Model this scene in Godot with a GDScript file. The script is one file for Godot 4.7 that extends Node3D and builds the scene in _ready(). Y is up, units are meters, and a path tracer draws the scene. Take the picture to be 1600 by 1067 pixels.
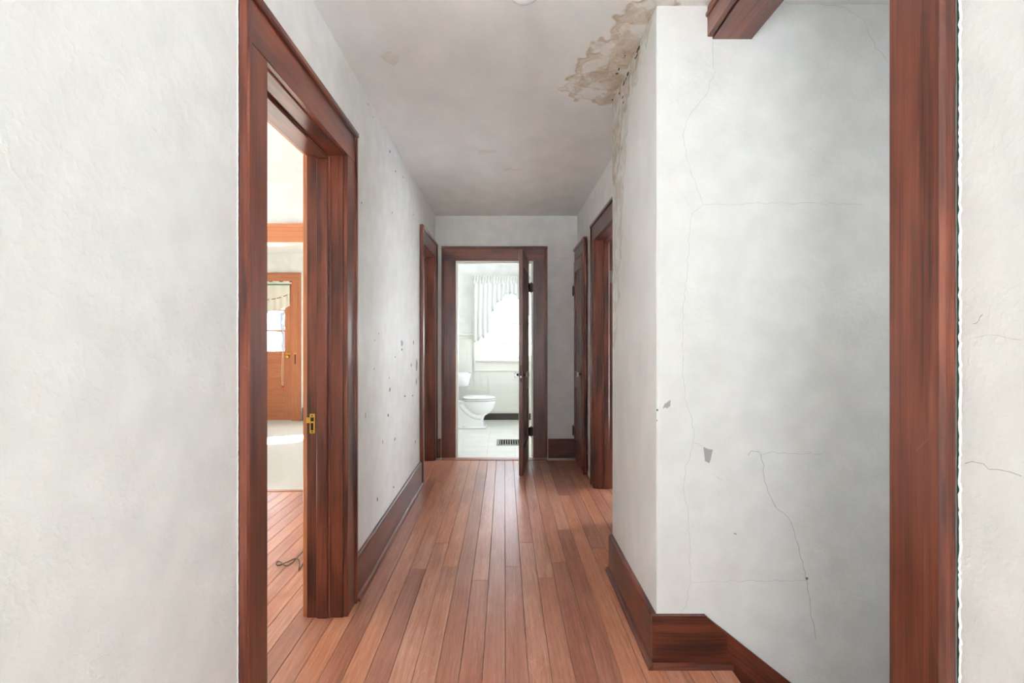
extends Node3D
# An old house hallway. x right, y up, depth d runs away from the camera (z = -d). Metres.
const CEIL := 2.515
const XL := -0.72      # left hall wall face
const XR := 0.76       # right hall wall face beyond the chimney breast
const XC := 0.58       # chimney breast side face
const DF := 2.175      # chimney breast front face
const DC := 3.055      # chimney breast far end
const DE := 5.93       # end wall face
const XN := 0.795      # near right wall face
var M := {}
var rng := RandomNumberGenerator.new()

# ---------------------------------------------------------------- mesh helpers
func P(x, y, d) -> Vector3:
	return Vector3(x, y, -d)

func st_new() -> SurfaceTool:
	var s := SurfaceTool.new()
	s.begin(Mesh.PRIMITIVE_TRIANGLES)
	return s

func tri(s: SurfaceTool, a: Vector3, b: Vector3, c: Vector3, n: Vector3, ua := Vector2.ZERO, ub := Vector2.ZERO, uc := Vector2.ZERO) -> void:
	var fn := (c - a).cross(b - a)
	if fn.length_squared() < 1e-18:
		return
	if fn.dot(n) < 0.0:
		var t := b; b = c; c = t
		var u := ub; ub = uc; uc = u
		fn = -fn
	fn = fn.normalized()
	for k in 3:
		s.set_normal(fn)
		s.set_uv([ua, ub, uc][k])
		s.add_vertex([a, b, c][k])

func quad(s, a, b, c, d, n, ua := Vector2.ZERO, ub := Vector2.ZERO, uc := Vector2.ZERO, ud := Vector2.ZERO) -> void:
	tri(s, a, b, c, n, ua, ub, uc)
	tri(s, a, c, d, n, ua, uc, ud)

func uvp(p: Vector3, n: int, g: int, off: Vector2) -> Vector2:
	if n == g:
		return Vector2(p[(n + 1) % 3], p[(n + 2) % 3]) + off
	return Vector2(p[3 - n - g], p[g]) + off

# box from a to b with chamfered edges; g = grain axis
func cbox(s: SurfaceTool, a: Vector3, b: Vector3, g := 1, bev := 0.002, off := Vector2.ZERO) -> void:
	var lo := Vector3(minf(a.x, b.x), minf(a.y, b.y), minf(a.z, b.z))
	var hi := Vector3(maxf(a.x, b.x), maxf(a.y, b.y), maxf(a.z, b.z))
	var sz := hi - lo
	bev = minf(bev, 0.3 * minf(sz.x, minf(sz.y, sz.z)))
	var mid := (lo + hi) * 0.5
	var h := sz * 0.5
	for n in 3:
		var j := (n + 1) % 3
		var k := (n + 2) % 3
		for sg in [-1.0, 1.0]:
			var q := []
			for c in [[-1, -1], [1, -1], [1, 1], [-1, 1]]:
				var p := Vector3.ZERO
				p[n] = mid[n] + sg * h[n]
				p[j] = mid[j] + c[0] * (h[j] - bev)
				p[k] = mid[k] + c[1] * (h[k] - bev)
				q.append(p)
			var nv := Vector3.ZERO
			nv[n] = sg
			quad(s, q[0], q[1], q[2], q[3], nv, uvp(q[0], n, g, off), uvp(q[1], n, g, off), uvp(q[2], n, g, off), uvp(q[3], n, g, off))
			if bev > 0.0:
				for sj in [-1.0, 1.0]:
					# edge between face n,sg and face j,sj running along k
					var e := []
					for c in [[0, -1], [0, 1], [1, 1], [1, -1]]:
						var p := Vector3.ZERO
						p[n] = mid[n] + sg * (h[n] - (bev if c[0] == 1 else 0.0))
						p[j] = mid[j] + sj * (h[j] - (bev if c[0] == 0 else 0.0))
						p[k] = mid[k] + c[1] * (h[k] - bev)
						e.append(p)
					var ev := Vector3.ZERO
					ev[n] = sg
					ev[j] = sj
					quad(s, e[0], e[1], e[2], e[3], ev, uvp(e[0], n, g, off), uvp(e[1], n, g, off), uvp(e[2], n, g, off), uvp(e[3], n, g, off))
	if bev > 0.0:
		for sx in [-1.0, 1.0]:
			for sy in [-1.0, 1.0]:
				for sw in [-1.0, 1.0]:
					var v := Vector3(sx, sy, sw)
					var t := []
					for n in 3:
						var p := mid + v * (h - Vector3.ONE * bev)
						p[n] = mid[n] + v[n] * h[n]
						t.append(p)
					tri(s, t[0], t[1], t[2], v, uvp(t[0], 0, g, off), uvp(t[1], 0, g, off), uvp(t[2], 0, g, off))

# polygon pts (in axes au, av) swept from o by vec
func prism(s: SurfaceTool, pts: Array, o: Vector3, au: Vector3, av: Vector3, vec: Vector3, off := Vector2.ZERO, cap_turn = null) -> void:
	var n := pts.size()
	var cen := Vector2.ZERO
	for p in pts:
		cen += p
	cen /= n
	var per := 0.0
	for i in n:
		var p: Vector2 = pts[i]
		var q: Vector2 = pts[(i + 1) % n]
		var a := o + au * p.x + av * p.y
		var b := o + au * q.x + av * q.y
		var e := q - p
		var out2 := Vector2(e.y, -e.x)
		var poly_ccw := Geometry2D.is_polygon_clockwise(PackedVector2Array(pts))
		if poly_ccw:
			out2 = -out2
		var nv := au * out2.x + av * out2.y
		var L := vec.length()
		quad(s, a, b, b + vec, a + vec, nv, Vector2(per, 0) + off, Vector2(per + e.length(), 0) + off, Vector2(per + e.length(), L) + off, Vector2(per, L) + off)
		per += e.length()
	var idx := Geometry2D.triangulate_polygon(PackedVector2Array(pts))
	for i in range(0, idx.size(), 3):
		var t := []
		var u := []
		for k in 3:
			var p: Vector2 = pts[idx[i + k]]
			t.append(o + au * p.x + av * p.y)
			u.append((p.rotated(cap_turn) if cap_turn != null else p) + off)
		tri(s, t[0], t[1], t[2], -vec, u[0], u[1], u[2])
		tri(s, t[0] + vec, t[1] + vec, t[2] + vec, vec, u[0], u[1], u[2])

func sv(s, p: Vector3, n: Vector3, uv := Vector2.ZERO) -> void:
	s.set_normal(n)
	s.set_uv(uv)
	s.add_vertex(p)

# grid of points [row][col] with smooth normals; flip turns the faces
func grid(s: SurfaceTool, g: Array, flip := false, closed := false, uvs = null) -> void:
	var R := g.size()
	var C: int = g[0].size()
	var N := []
	for r in R:
		var row := []
		for c in C:
			var cl: int = c - 1
			var cr: int = c + 1
			if closed:
				cl = (c - 1 + C - 1) % (C - 1)
				cr = (c + 1) % (C - 1)
			else:
				cl = maxi(cl, 0)
				cr = mini(cr, C - 1)
			var du: Vector3 = g[r][cr] - g[r][cl]
			var dv: Vector3 = g[mini(r + 1, R - 1)][c] - g[maxi(r - 1, 0)][c]
			var n := du.cross(dv)
			if n.length_squared() < 1e-16:
				n = Vector3.ZERO
				for rr in [clampi(r + 1, 0, R - 1), clampi(r - 1, 0, R - 1)]:
					if rr != r:
						var m := Vector3.ZERO
						for p in g[rr]:
							m += p
						m /= C
						n += (g[r][c] - m) * (1.0 if not flip else 1.0)
				n = n.normalized() if n.length() > 0 else Vector3.UP
				row.append([n, true])
			else:
				row.append([(-n if flip else n).normalized(), false])
		N.append(row)
	for r in R - 1:
		for c in C - 1:
			var ids := [[r, c], [r, c + 1], [r + 1, c + 1], [r + 1, c]]
			var ps := []
			for id in ids:
				ps.append(g[id[0]][id[1]])
			for t in [[0, 1, 2], [0, 2, 3]]:
				var fn: Vector3 = (ps[t[2]] - ps[t[0]]).cross(ps[t[1]] - ps[t[0]])
				if fn.length_squared() < 1e-20:
					continue
				var want := Vector3.ZERO
				for k in t:
					want += N[ids[k][0]][ids[k][1]][0]
				var o: Array = t if fn.dot(want) >= 0 else [t[0], t[2], t[1]]
				for k in o:
					var id = ids[k]
					var uv := Vector2(float(id[1]) / (C - 1), float(id[0]) / (R - 1))
					if uvs != null:
						uv = uvs[id[0]][id[1]]
					sv(s, ps[k], N[id[0]][id[1]][0], uv)

# profile [(r, h)] turned about axis ax at o
func lathe(s: SurfaceTool, prof: Array, o: Vector3, ax := Vector3.UP, seg := 24, sxz := Vector2.ONE) -> void:
	var u := ax.cross(Vector3(0.31, 0.2, 0.93)).normalized() if absf(ax.y) < 0.9 else Vector3.RIGHT
	var v := ax.cross(u).normalized()
	var g := []
	for p in prof:
		var row := []
		for i in seg + 1:
			var a := TAU * i / seg
			row.append(o + ax * p.y + u * (p.x * cos(a) * sxz.x) + v * (p.x * sin(a) * sxz.y))
		g.append(row)
	# outward test on the widest ring
	var wid := 0
	for i in prof.size():
		if prof[i].x > prof[wid].x:
			wid = i
	var w2 := mini(wid + 1, prof.size() - 1)
	var w1 := maxi(wid - 1, 0)
	var n: Vector3 = (g[wid][1] - g[wid][0]).cross(g[w2][0] - g[w1][0])
	var flip := n.dot(g[wid][0] - (o + ax * prof[wid].y)) < 0
	grid(s, g, flip, true)

func tube(s: SurfaceTool, pts: Array, r: float, seg := 8) -> void:
	var g := []
	for i in pts.size():
		var t: Vector3 = (pts[mini(i + 1, pts.size() - 1)] - pts[maxi(i - 1, 0)]).normalized()
		var u := t.cross(Vector3.UP if absf(t.y) < 0.9 else Vector3.RIGHT).normalized()
		var v := t.cross(u)
		var row := []
		for k in seg + 1:
			var a := TAU * k / seg
			row.append(pts[i] + (u * cos(a) + v * sin(a)) * r)
		g.append(row)
	var n: Vector3 = (g[0][1] - g[0][0]).cross(g[1][0] - g[0][0])
	grid(s, g, n.dot(g[0][0] - pts[0]) < 0, true)

func mesh(parent: Node, called: String, s: SurfaceTool, mat: Material) -> MeshInstance3D:
	var o := MeshInstance3D.new()
	o.name = called
	o.mesh = s.commit()
	o.material_override = mat
	parent.add_child(o, true)
	return o

func root(called: String, label: String, cat: String, kind := "", group := "") -> Node3D:
	var o := Node3D.new()
	o.name = called
	meta(o, label, cat, kind, group)
	add_child(o, true)
	return o

func meta(o: Node, label: String, cat: String, kind := "", group := "") -> void:
	o.set_meta("label", label)
	o.set_meta("category", cat)
	if kind != "":
		o.set_meta("kind", kind)
	if group != "":
		o.set_meta("group", group)

func roff() -> Vector2:
	return Vector2(rng.randf() * 0.8, rng.randf() * 2.4)

func part_box(parent: Node, called: String, a: Vector3, b: Vector3, mat: Material, g := 1, bev := 0.002) -> MeshInstance3D:
	var s := st_new()
	cbox(s, a, b, g, bev, roff())
	return mesh(parent, called, s, mat)

# ---------------------------------------------------------------- textures
func img_from(w: int, h: int, bytes: PackedByteArray) -> ImageTexture:
	return ImageTexture.create_from_image(Image.create_from_data(w, h, false, Image.FORMAT_RGB8, bytes))

func noise(sd: int, fr: float, oct := 4, type := FastNoiseLite.TYPE_SIMPLEX_SMOOTH) -> FastNoiseLite:
	var n := FastNoiseLite.new()
	n.seed = sd
	n.frequency = fr
	n.noise_type = type
	n.fractal_octaves = oct
	return n

# wood: 1 m across, 2.4 m along
func wood_tex(sd: int, dark: Color, midc: Color, light: Color, coarse: float, fine: float, blotch: float, scratch: int) -> ImageTexture:
	var w := 1024
	var h := 768
	var n1 := noise(sd, 1.0, 3)
	var n2 := noise(sd + 7, 1.0, 2)
	var n3 := noise(sd + 13, 1.0, 3)
	var b := PackedByteArray()
	b.resize(w * h * 3)
	var R := 0.382
	for y in h:
		var a := TAU * y / h
		var cy := cos(a) * R
		var sy := sin(a) * R
		for x in w:
			var u := float(x) / w
			var warp := n3.get_noise_3d(u * 6.0, cy * 1.6, sy * 1.6)
			var g := n1.get_noise_3d(u * 70.0 + warp * 0.9, cy * 1.3, sy * 1.3)
			var f := n2.get_noise_3d(u * 300.0, cy * 7.0, sy * 7.0)
			var t := clampf(0.5 + coarse * g + fine * f + blotch * warp, 0.0, 1.0)
			var c := dark.lerp(midc, t * 2.0) if t < 0.5 else midc.lerp(light, t * 2.0 - 1.0)
			var i := (y * w + x) * 3
			b[i] = int(c.r * 255.0)
			b[i + 1] = int(c.g * 255.0)
			b[i + 2] = int(c.b * 255.0)
	for k in scratch:
		var x0 := rng.randf() * w
		var y0 := rng.randf() * h
		var an := rng.randf_range(-1.2, 1.2) + PI / 2
		var L := rng.randf_range(4, 40)
		var am := rng.randf_range(0.1, 0.42)
		for t in int(L * 1.5):
			var xx := int(x0 + cos(an) * t / 1.5 * 2.2) % w
			var yy := int(y0 + sin(an) * t / 1.5) % h
			if xx < 0: xx += w
			if yy < 0: yy += h
			var i := (yy * w + xx) * 3
			for q in 3:
				b[i + q] = int(lerpf(b[i + q], [232, 190, 160][q], am))
	return img_from(w, h, b)

func grey_noise(sd: int, fr: float, oct: int, w: int, h: int, lo: float, hi: float) -> ImageTexture:
	var n := noise(sd, fr, oct)
	var im := n.get_seamless_image(w, h, false, false, 0.1, true)
	im.convert(Image.FORMAT_L8)
	var d := im.get_data()
	for i in d.size():
		d[i] = int(clampf(lerpf(lo, hi, d[i] / 255.0), 0, 1) * 255.0)
	return ImageTexture.create_from_image(Image.create_from_data(w, h, false, Image.FORMAT_L8, d))

func mat(c: Color, rough := 0.7, metal := 0.0) -> StandardMaterial3D:
	var m := StandardMaterial3D.new()
	m.albedo_color = c
	m.roughness = rough
	m.metallic = metal
	return m

func rgb(r, g, b) -> Color:
	return Color(r / 255.0, g / 255.0, b / 255.0)

func wood_mat(tex: Texture2D, tint: Color, rough: float, rough_tex: Texture2D = null) -> StandardMaterial3D:
	var m := mat(tint, rough)
	m.albedo_texture = tex
	m.uv1_scale = Vector3(1.0, 1.0 / 2.4, 1)
	if rough_tex:
		m.roughness_texture = rough_tex
		m.roughness = rough
	return m

func seg_dist(p: Vector2, poly: Array) -> float:
	var best := 1e9
	for i in poly.size():
		var q := Geometry2D.get_closest_point_to_segment(p, poly[i], poly[(i + 1) % poly.size()])
		best = minf(best, q.distance_to(p))
	return best

func paint_stain(b: PackedByteArray, w: int, h: int, ex: Vector2, poly: Array, brown: Color, sd: int, strength: float, wob: float) -> PackedByteArray:
	# ex: metres covered by the image; poly in metres from its corner
	var lo := Vector2(1e9, 1e9)
	var hi := -lo
	for p in poly:
		lo = lo.min(p)
		hi = hi.max(p)
	var n1 := noise(sd, 9.0, 2)
	var n2 := noise(sd + 3, 6.5, 4)
	var n3 := noise(sd + 5, 60.0, 3)
	var pk := PackedVector2Array(poly)
	for y in range(maxi(0, int((lo.y - 0.06) / ex.y * h)), mini(h, int((hi.y + 0.06) / ex.y * h))):
		for x in range(maxi(0, int((lo.x - 0.06) / ex.x * w)), mini(w, int((hi.x + 0.06) / ex.x * w))):
			var p := Vector2((x + 0.5) / w * ex.x, (y + 0.5) / h * ex.y)
			var q := p + Vector2(n1.get_noise_2d(p.x, p.y), n1.get_noise_2d(p.x + 7.0, p.y)) * wob
			if not Geometry2D.is_point_in_polygon(q, pk):
				continue
			var dd := seg_dist(q, poly)
			var ring := exp(-pow((dd - 0.012) / 0.012, 2.0))
			var band := n2.get_noise_2d(q.x, q.y)
			var vein := exp(-pow(band / 0.07, 2.0))
			var t := 0.30 + 0.26 * ring + 0.16 * vein + 0.75 * band + 0.25 * n3.get_noise_2d(q.x, q.y)
			t = clampf(t, 0.05, 1.0) * strength * clampf(dd / 0.014, 0.0, 1.0)
			var i := (y * w + x) * 3
			b[i] = int(lerpf(b[i], b[i] * brown.r, t))
			b[i + 1] = int(lerpf(b[i + 1], b[i + 1] * brown.g, t))
			b[i + 2] = int(lerpf(b[i + 2], b[i + 2] * brown.b, t))
	return b

func plaster_bytes(w: int, h: int, base: Color, sd: int) -> PackedByteArray:
	var im := noise(sd, 0.006, 5).get_seamless_image(w, h)
	im.convert(Image.FORMAT_L8)
	var d := im.get_data()
	var b := PackedByteArray()
	b.resize(w * h * 3)
	for i in w * h:
		var t := (d[i] / 255.0 - 0.5) * 0.05 + 1.0
		b[i * 3] = int(minf(1.0, base.r * t) * 255.0)
		b[i * 3 + 1] = int(minf(1.0, base.g * t) * 255.0)
		b[i * 3 + 2] = int(minf(1.0, base.b * t) * 255.0)
	return b

func make_materials() -> void:
	var plaster_c := rgb(240, 240, 235)
	# plaster relief: trowel ridges over a fine orange peel
	var bump := noise(11, 0.011, 6).get_seamless_image(1024, 1024)
	bump.convert(Image.FORMAT_L8)
	var ridge := FastNoiseLite.new()
	ridge.seed = 5
	ridge.frequency = 0.02
	ridge.fractal_type = FastNoiseLite.FRACTAL_RIDGED
	ridge.fractal_octaves = 4
	ridge.domain_warp_enabled = true
	ridge.domain_warp_amplitude = 25.0
	var rim := ridge.get_seamless_image(1024, 1024)
	rim.convert(Image.FORMAT_L8)
	var da := bump.get_data()
	var db := rim.get_data()
	for i in da.size():
		da[i] = int(clampf(0.55 * da[i] + 0.45 * pow(db[i] / 255.0, 2.0) * 255.0, 0, 255))
	var htex := ImageTexture.create_from_image(Image.create_from_data(1024, 1024, false, Image.FORMAT_L8, da))
	var ptex := ImageTexture.create_from_image(Image.create_from_data(1024, 1024, false, Image.FORMAT_RGB8, plaster_bytes(1024, 1024, plaster_c, 31)))
	var p := mat(Color.WHITE, 0.55)
	p.albedo_texture = ptex
	p.uv1_triplanar = true
	p.uv1_world_triplanar = true
	p.uv1_triplanar_sharpness = 8.0
	p.uv1_scale = Vector3.ONE * 0.9
	p.heightmap_enabled = true
	p.heightmap_texture = htex
	p.heightmap_scale = 0.13
	M.plaster = p
	var q: StandardMaterial3D = p.duplicate()
	q.heightmap_scale = 0.06
	M.plaster_flat = q
	# hall ceiling with the water stain; image covers x -0.8..0.85, d 0.3..5.95
	var cw := 1024
	var chh := 2048
	var cb := plaster_bytes(cw, chh, rgb(245, 244, 239), 77)
	var cex := Vector2(1.65, 5.65)
	var stain := []
	for v in [[0.66, 2.08], [0.53, 2.08], [0.476, 2.15], [0.44, 2.29], [0.416, 2.42], [0.345, 2.58], [0.31, 2.73], [0.30, 2.92], [0.37, 3.03], [0.46, 3.08], [0.66, 3.12]]:
		stain.append(Vector2(v[0] + 0.8, v[1] - 0.3))
	cb = paint_stain(cb, cw, chh, cex, stain, Color(0.72, 0.61, 0.48), 4, 0.85, 0.05)
	var ring2 := []
	for v in [[0.62, 2.5], [0.50, 2.52], [0.45, 2.66], [0.36, 2.74], [0.37, 2.86], [0.44, 2.92], [0.52, 2.9], [0.62, 2.95]]:
		ring2.append(Vector2(v[0] + 0.8, v[1] - 0.3))
	cb = paint_stain(cb, cw, chh, cex, ring2, Color(0.80, 0.68, 0.55), 19, 0.6, 0.04)
	var rust := []
	for v in [[0.53, 2.27], [0.495, 2.29], [0.49, 2.34], [0.505, 2.37], [0.535, 2.32]]:
		rust.append(Vector2(v[0] + 0.8, v[1] - 0.3))
	cb = paint_stain(cb, cw, chh, cex, rust, Color(0.95, 0.62, 0.32), 23, 0.8, 0.02)
	for v in [[-0.12, 3.9, 0.05, 0.03], [-0.52, 2.6, 0.04, 0.03], [0.05, 4.3, 0.09, 0.02]]:
		var sm := []
		for k in 8:
			sm.append(Vector2(v[0] + 0.8 + cos(k * TAU / 8) * v[2], v[1] - 0.3 + sin(k * TAU / 8) * v[3] * 2.0))
		cb = paint_stain(cb, cw, chh, cex, sm, Color(0.93, 0.89, 0.83), 40, 0.7, 0.05)
	var cm := mat(Color.WHITE, 0.6)
	cm.albedo_texture = img_from(cw, chh, cb)
	cm.heightmap_enabled = true
	var hh := noise(61, 0.02, 5).get_image(512, 1024)
	hh.convert(Image.FORMAT_L8)
	var hd := hh.get_data()
	var hn := noise(63, 0.09, 4)
	for y in 1024:
		for x in 512:
			var pp := Vector2(x / 512.0 * 1.65, y / 1024.0 * 5.65)
			var am := 0.38
			if pp.x > 1.05 and pp.y > 1.7 and pp.y < 3.0 and Geometry2D.is_point_in_polygon(pp, PackedVector2Array(stain)):
				am = 1.0
				hd[y * 512 + x] = int(clampf(128 + 70.0 * hn.get_noise_2d(x, y * 1.7), 0, 255))
			else:
				hd[y * 512 + x] = int(128 + (hd[y * 512 + x] - 128) * am)
	cm.heightmap_texture = ImageTexture.create_from_image(Image.create_from_data(512, 1024, false, Image.FORMAT_L8, hd))
	cm.heightmap_scale = 0.45
	M.ceil_hall = cm
	# chimney breast side: image covers d 2.175..3.055 (u) and y 0..2.515 from the top (v)
	var sw := 512
	var sh := 1024
	var sb := plaster_bytes(sw, sh, rgb(240, 240, 235), 78)
	var sex := Vector2(0.88, 2.515)
	var s1 := []
	for v in [[0.0, 2.6], [0.02, 2.49], [0.1, 2.46], [0.25, 2.42], [0.38, 2.36], [0.47, 2.27], [0.55, 2.12], [0.585, 1.95], [0.63, 1.85], [0.62, 1.7], [0.68, 1.6], [0.70, 1.42], [0.76, 1.35], [0.80, 1.2], [0.92, 1.15], [0.95, 2.6]]:
		s1.append(Vector2(v[0], 2.515 - v[1]))
	sb = paint_stain(sb, sw, sh, sex, s1, Color(0.80, 0.75, 0.67), 55, 0.75, 0.06)
	var s2 := []
	for v in [[0.2, 2.6], [0.3, 2.45], [0.5, 2.40], [0.62, 2.3], [0.66, 2.12], [0.8, 2.05], [0.95, 2.1], [0.95, 2.6]]:
		s2.append(Vector2(v[0], 2.515 - v[1]))
	sb = paint_stain(sb, sw, sh, sex, s2, Color(0.72, 0.62, 0.50), 57, 0.8, 0.06)
	var sm2 := mat(Color.WHITE, 0.6)
	sm2.albedo_texture = img_from(sw, sh, sb)
	sm2.heightmap_enabled = true
	sm2.heightmap_texture = htex
	sm2.heightmap_scale = 0.1
	M.side_stain = sm2
	# woods
	var wt := wood_tex(101, rgb(66, 36, 30), rgb(138, 76, 54), rgb(172, 106, 80), 0.34, 0.22, 0.55, 40)
	M.trim = wood_mat(wt, rgb(190, 176, 174), 0.285)
	var wo := wood_tex(131, rgb(178, 116, 76), rgb(206, 146, 102), rgb(222, 166, 122), 0.4, 0.20, 0.2, 0)
	M.orange = wood_mat(wo, rgb(216, 192, 182), 0.35)
	var wf := wood_tex(171, rgb(164, 106, 84), rgb(198, 140, 115), rgb(222, 172, 148), 0.30, 0.36, 0.35, 1800)
	var fr := grey_noise(91, 0.05, 5, 512, 512, 0.88, 1.0)
	M.floor = []
	for c in [[255, 255, 255], [240, 230, 226], [226, 214, 212], [248, 238, 230], [216, 200, 198], [252, 238, 222], [234, 222, 218]]:
		M.floor.append(wood_mat(wf, rgb(c[0], c[1], c[2]), 0.34, fr))
	# the rest
	M.cream = mat(rgb(236, 234, 222), 0.3)
	M.tile = mat(rgb(232, 231, 220), 0.25)
	M.porcelain = mat(rgb(242, 241, 238), 0.08)
	M.seat = mat(rgb(244, 243, 238), 0.2)
	M.brass = mat(rgb(205, 160, 70), 0.28, 1.0)
	M.bronze = mat(rgb(58, 44, 34), 0.4, 0.8)
	M.chrome = mat(rgb(210, 212, 215), 0.1, 1.0)
	M.iron = mat(rgb(120, 116, 106), 0.45, 0.7)
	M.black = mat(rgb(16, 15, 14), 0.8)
	M.dark_base = mat(rgb(52, 40, 34), 0.35)
	var gk := mat(Color(0.95, 0.97, 1.0, 0.05), 0.02)
	gk.refraction_enabled = true
	gk.refraction_scale = 0.05
	M.glass_knob = gk
	var pane := mat(Color(0.95, 0.98, 1.0, 0.06), 0.02)
	pane.transparency = BaseMaterial3D.TRANSPARENCY_ALPHA
	M.pane = pane
	var opal := mat(rgb(246, 245, 242), 0.1)
	opal.backlight_enabled = true
	opal.backlight = Color(0.5, 0.5, 0.5)
	M.opal = opal
	var lace := mat(Color(0.93, 0.93, 0.91, 0.95), 0.9)
	lace.transparency = BaseMaterial3D.TRANSPARENCY_ALPHA
	lace.backlight_enabled = true
	lace.backlight = Color(0.04, 0.04, 0.039)
	lace.cull_mode = BaseMaterial3D.CULL_DISABLED
	M.lace = lace
	var lace2: StandardMaterial3D = lace.duplicate()
	lace2.albedo_color = Color(0.88, 0.88, 0.85, 0.9)
	M.lace_thick = lace2
	M.slat = mat(rgb(240, 240, 238), 0.5)
	M.slat.backlight_enabled = true
	M.slat.backlight = Color(0.22, 0.22, 0.22)
	M.blue_grey = mat(rgb(128, 146, 176), 0.5)
	var vin := mat(Color.WHITE, 0.3)
	vin.albedo_texture = ImageTexture.create_from_image(Image.create_from_data(512, 512, false, Image.FORMAT_RGB8, plaster_bytes(512, 512, rgb(226, 224, 214), 88)))
	vin.uv1_triplanar = true
	vin.uv1_world_triplanar = true
	M.vinyl = vin
	var vin2: StandardMaterial3D = vin.duplicate()
	M.vinyl2 = vin2
	var car := mat(rgb(224, 219, 208), 0.6)
	car.heightmap_enabled = true
	car.heightmap_texture = htex
	car.heightmap_scale = 0.3
	car.uv1_triplanar = true
	car.uv1_world_triplanar = true
	car.uv1_scale = Vector3.ONE * 3.0
	M.carpet = car
	M.carpet_grey = car.duplicate()
	M.carpet_grey.albedo_color = rgb(222, 223, 221)
	M.snow = mat(rgb(236, 238, 242), 0.9)
	M.yard = mat(rgb(104, 104, 100), 0.9)
	M.bark = mat(rgb(70, 72, 84), 0.9)
	M.chip = mat(rgb(176, 176, 173), 0.8)
	M.chip_dark = mat(rgb(132, 124, 112), 0.8)
	M.crack = mat(rgb(176, 172, 164), 0.9)
	M.flake = mat(rgb(216, 208, 194), 0.8)
	M.gap = mat(rgb(70, 96, 84), 0.8)
	M.cloth = mat(rgb(226, 222, 206), 0.9)
	M.cloth.backlight_enabled = true
	M.cloth.backlight = Color(0.12, 0.12, 0.1)
	M.cloth_green = mat(rgb(86, 128, 108), 0.9)
	M.cloth_brown = mat(rgb(150, 112, 84), 0.9)
	M.cord = mat(rgb(225, 215, 190), 0.8)
	M.red = mat(rgb(225, 60, 60), 0.4)
	M.cable = mat(rgb(88, 66, 48), 0.4)
	M.shingle = mat(rgb(120, 118, 116), 0.9)

# ---------------------------------------------------------------- openings
# T: origin at the floor on one side of the opening, x along the wall, z out of the wall
func door_trim(called: String, label: String, T: Transform3D, W: float, H: float, wall_t: float, o := {}) -> Node3D:
	var t := root(called, label, "door casing", "structure")
	t.transform = T
	var m: Material = o.get("mat", M.trim)
	var jm: Material = o.get("jamb", m)
	var bm: Material = o.get("back", m)
	var cw: float = o.get("cw", 0.14)
	var sides: Array = o.get("sides", [0, 1])
	for face in [0, 1]:
		if face == 1 and not o.get("both", true):
			continue
		var mm: Material = m if face == 0 else bm
		var z0 := 0.0 if face == 0 else -wall_t
		var sg := 1.0 if face == 0 else -1.0
		for sd in sides:
			var x0 := -cw if sd == 0 else W + 0.006
			var x1 := -0.006 if sd == 0 else W + cw
			part_box(t, "casing", Vector3(x0, 0.0, z0), Vector3(x1, H + 0.006, z0 + sg * 0.02), mm, 1, 0.002)
			var bx := -cw - 0.012 if sd == 0 else W + cw - 0.014
			part_box(t, "backband", Vector3(bx, 0.0, z0), Vector3(bx + 0.026, H + cw, z0 + sg * 0.03), mm, 1, 0.005)
		var l := -cw if 0 in sides else -0.006
		var r := W + cw if 1 in sides else W + 0.006
		part_box(t, "head_casing", Vector3(l, H + 0.0065, z0), Vector3(r, H + cw, z0 + sg * 0.02), mm, 0, 0.002)
		part_box(t, "head_band", Vector3(l - (0.014 if 0 in sides else 0.0), H + cw - 0.012, z0), Vector3(r + (0.014 if 1 in sides else 0.0), H + cw + 0.014, z0 + sg * 0.034), mm, 0, 0.005)
	# jamb lining
	part_box(t, "jamb", Vector3(-0.02, 0, -wall_t), Vector3(0, H, 0.0), jm, 1, 0.001)
	if 1 in sides or o.get("jamb2", true):
		part_box(t, "jamb", Vector3(W, 0, -wall_t), Vector3(W + 0.02, H, 0.0), jm, 1, 0.001)
	part_box(t, "head_jamb", Vector3(-0.02, H, -wall_t), Vector3(W + 0.02, H + 0.02, 0.0), jm, 0, 0.001)
	if o.has("stop"):
		var sm: Material = jm
		var s0: float = o.stop[0]
		var s1: float = o.stop[1]
		for sd in [0, 1]:
			var x0 := 0.0 if sd == 0 else W - 0.013
			part_box(t, "stop", Vector3(x0, 0, s0), Vector3(x0 + 0.013, H - 0.013, s1), sm, 1, 0.004)
			var xb := 0.0 if sd == 0 else W - 0.007
			part_box(t, "bead", Vector3(xb, 0, s1 + 0.002), Vector3(xb + 0.007, H - 0.007, s1 + 0.014), sm, 1, 0.003)
		part_box(t, "stop", Vector3(0, H - 0.013, s0), Vector3(W, H, s1), jm, 0, 0.003)
	return t

# panelled door leaf: x 0 (hinge) .. W, y 0..H, z 0..th ; the face at z=0 is the front
func door_leaf(t: Node3D, W: float, H: float, th: float, sw: float, panels: Array, m: Material, pm: Material) -> void:
	part_box(t, "stile", Vector3(0, 0, 0), Vector3(sw, H, th), m, 1, 0.003)
	part_box(t, "stile", Vector3(W - sw, 0, 0), Vector3(W, H, th), m, 1, 0.003)
	var y := 0.0
	for p in panels:
		part_box(t, "rail", Vector3(sw, y, 0.0005), Vector3(W - sw, p[0], th - 0.0005), m, 0, 0.003)
		part_box(t, "panel", Vector3(sw, p[0], th * 0.5 - 0.006), Vector3(W - sw, p[1], th * 0.5 + 0.006), pm, 1, 0.001)
		y = p[1]
	part_box(t, "rail", Vector3(sw, y, 0.0005), Vector3(W - sw, H, th - 0.0005), m, 0, 0.003)

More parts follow.
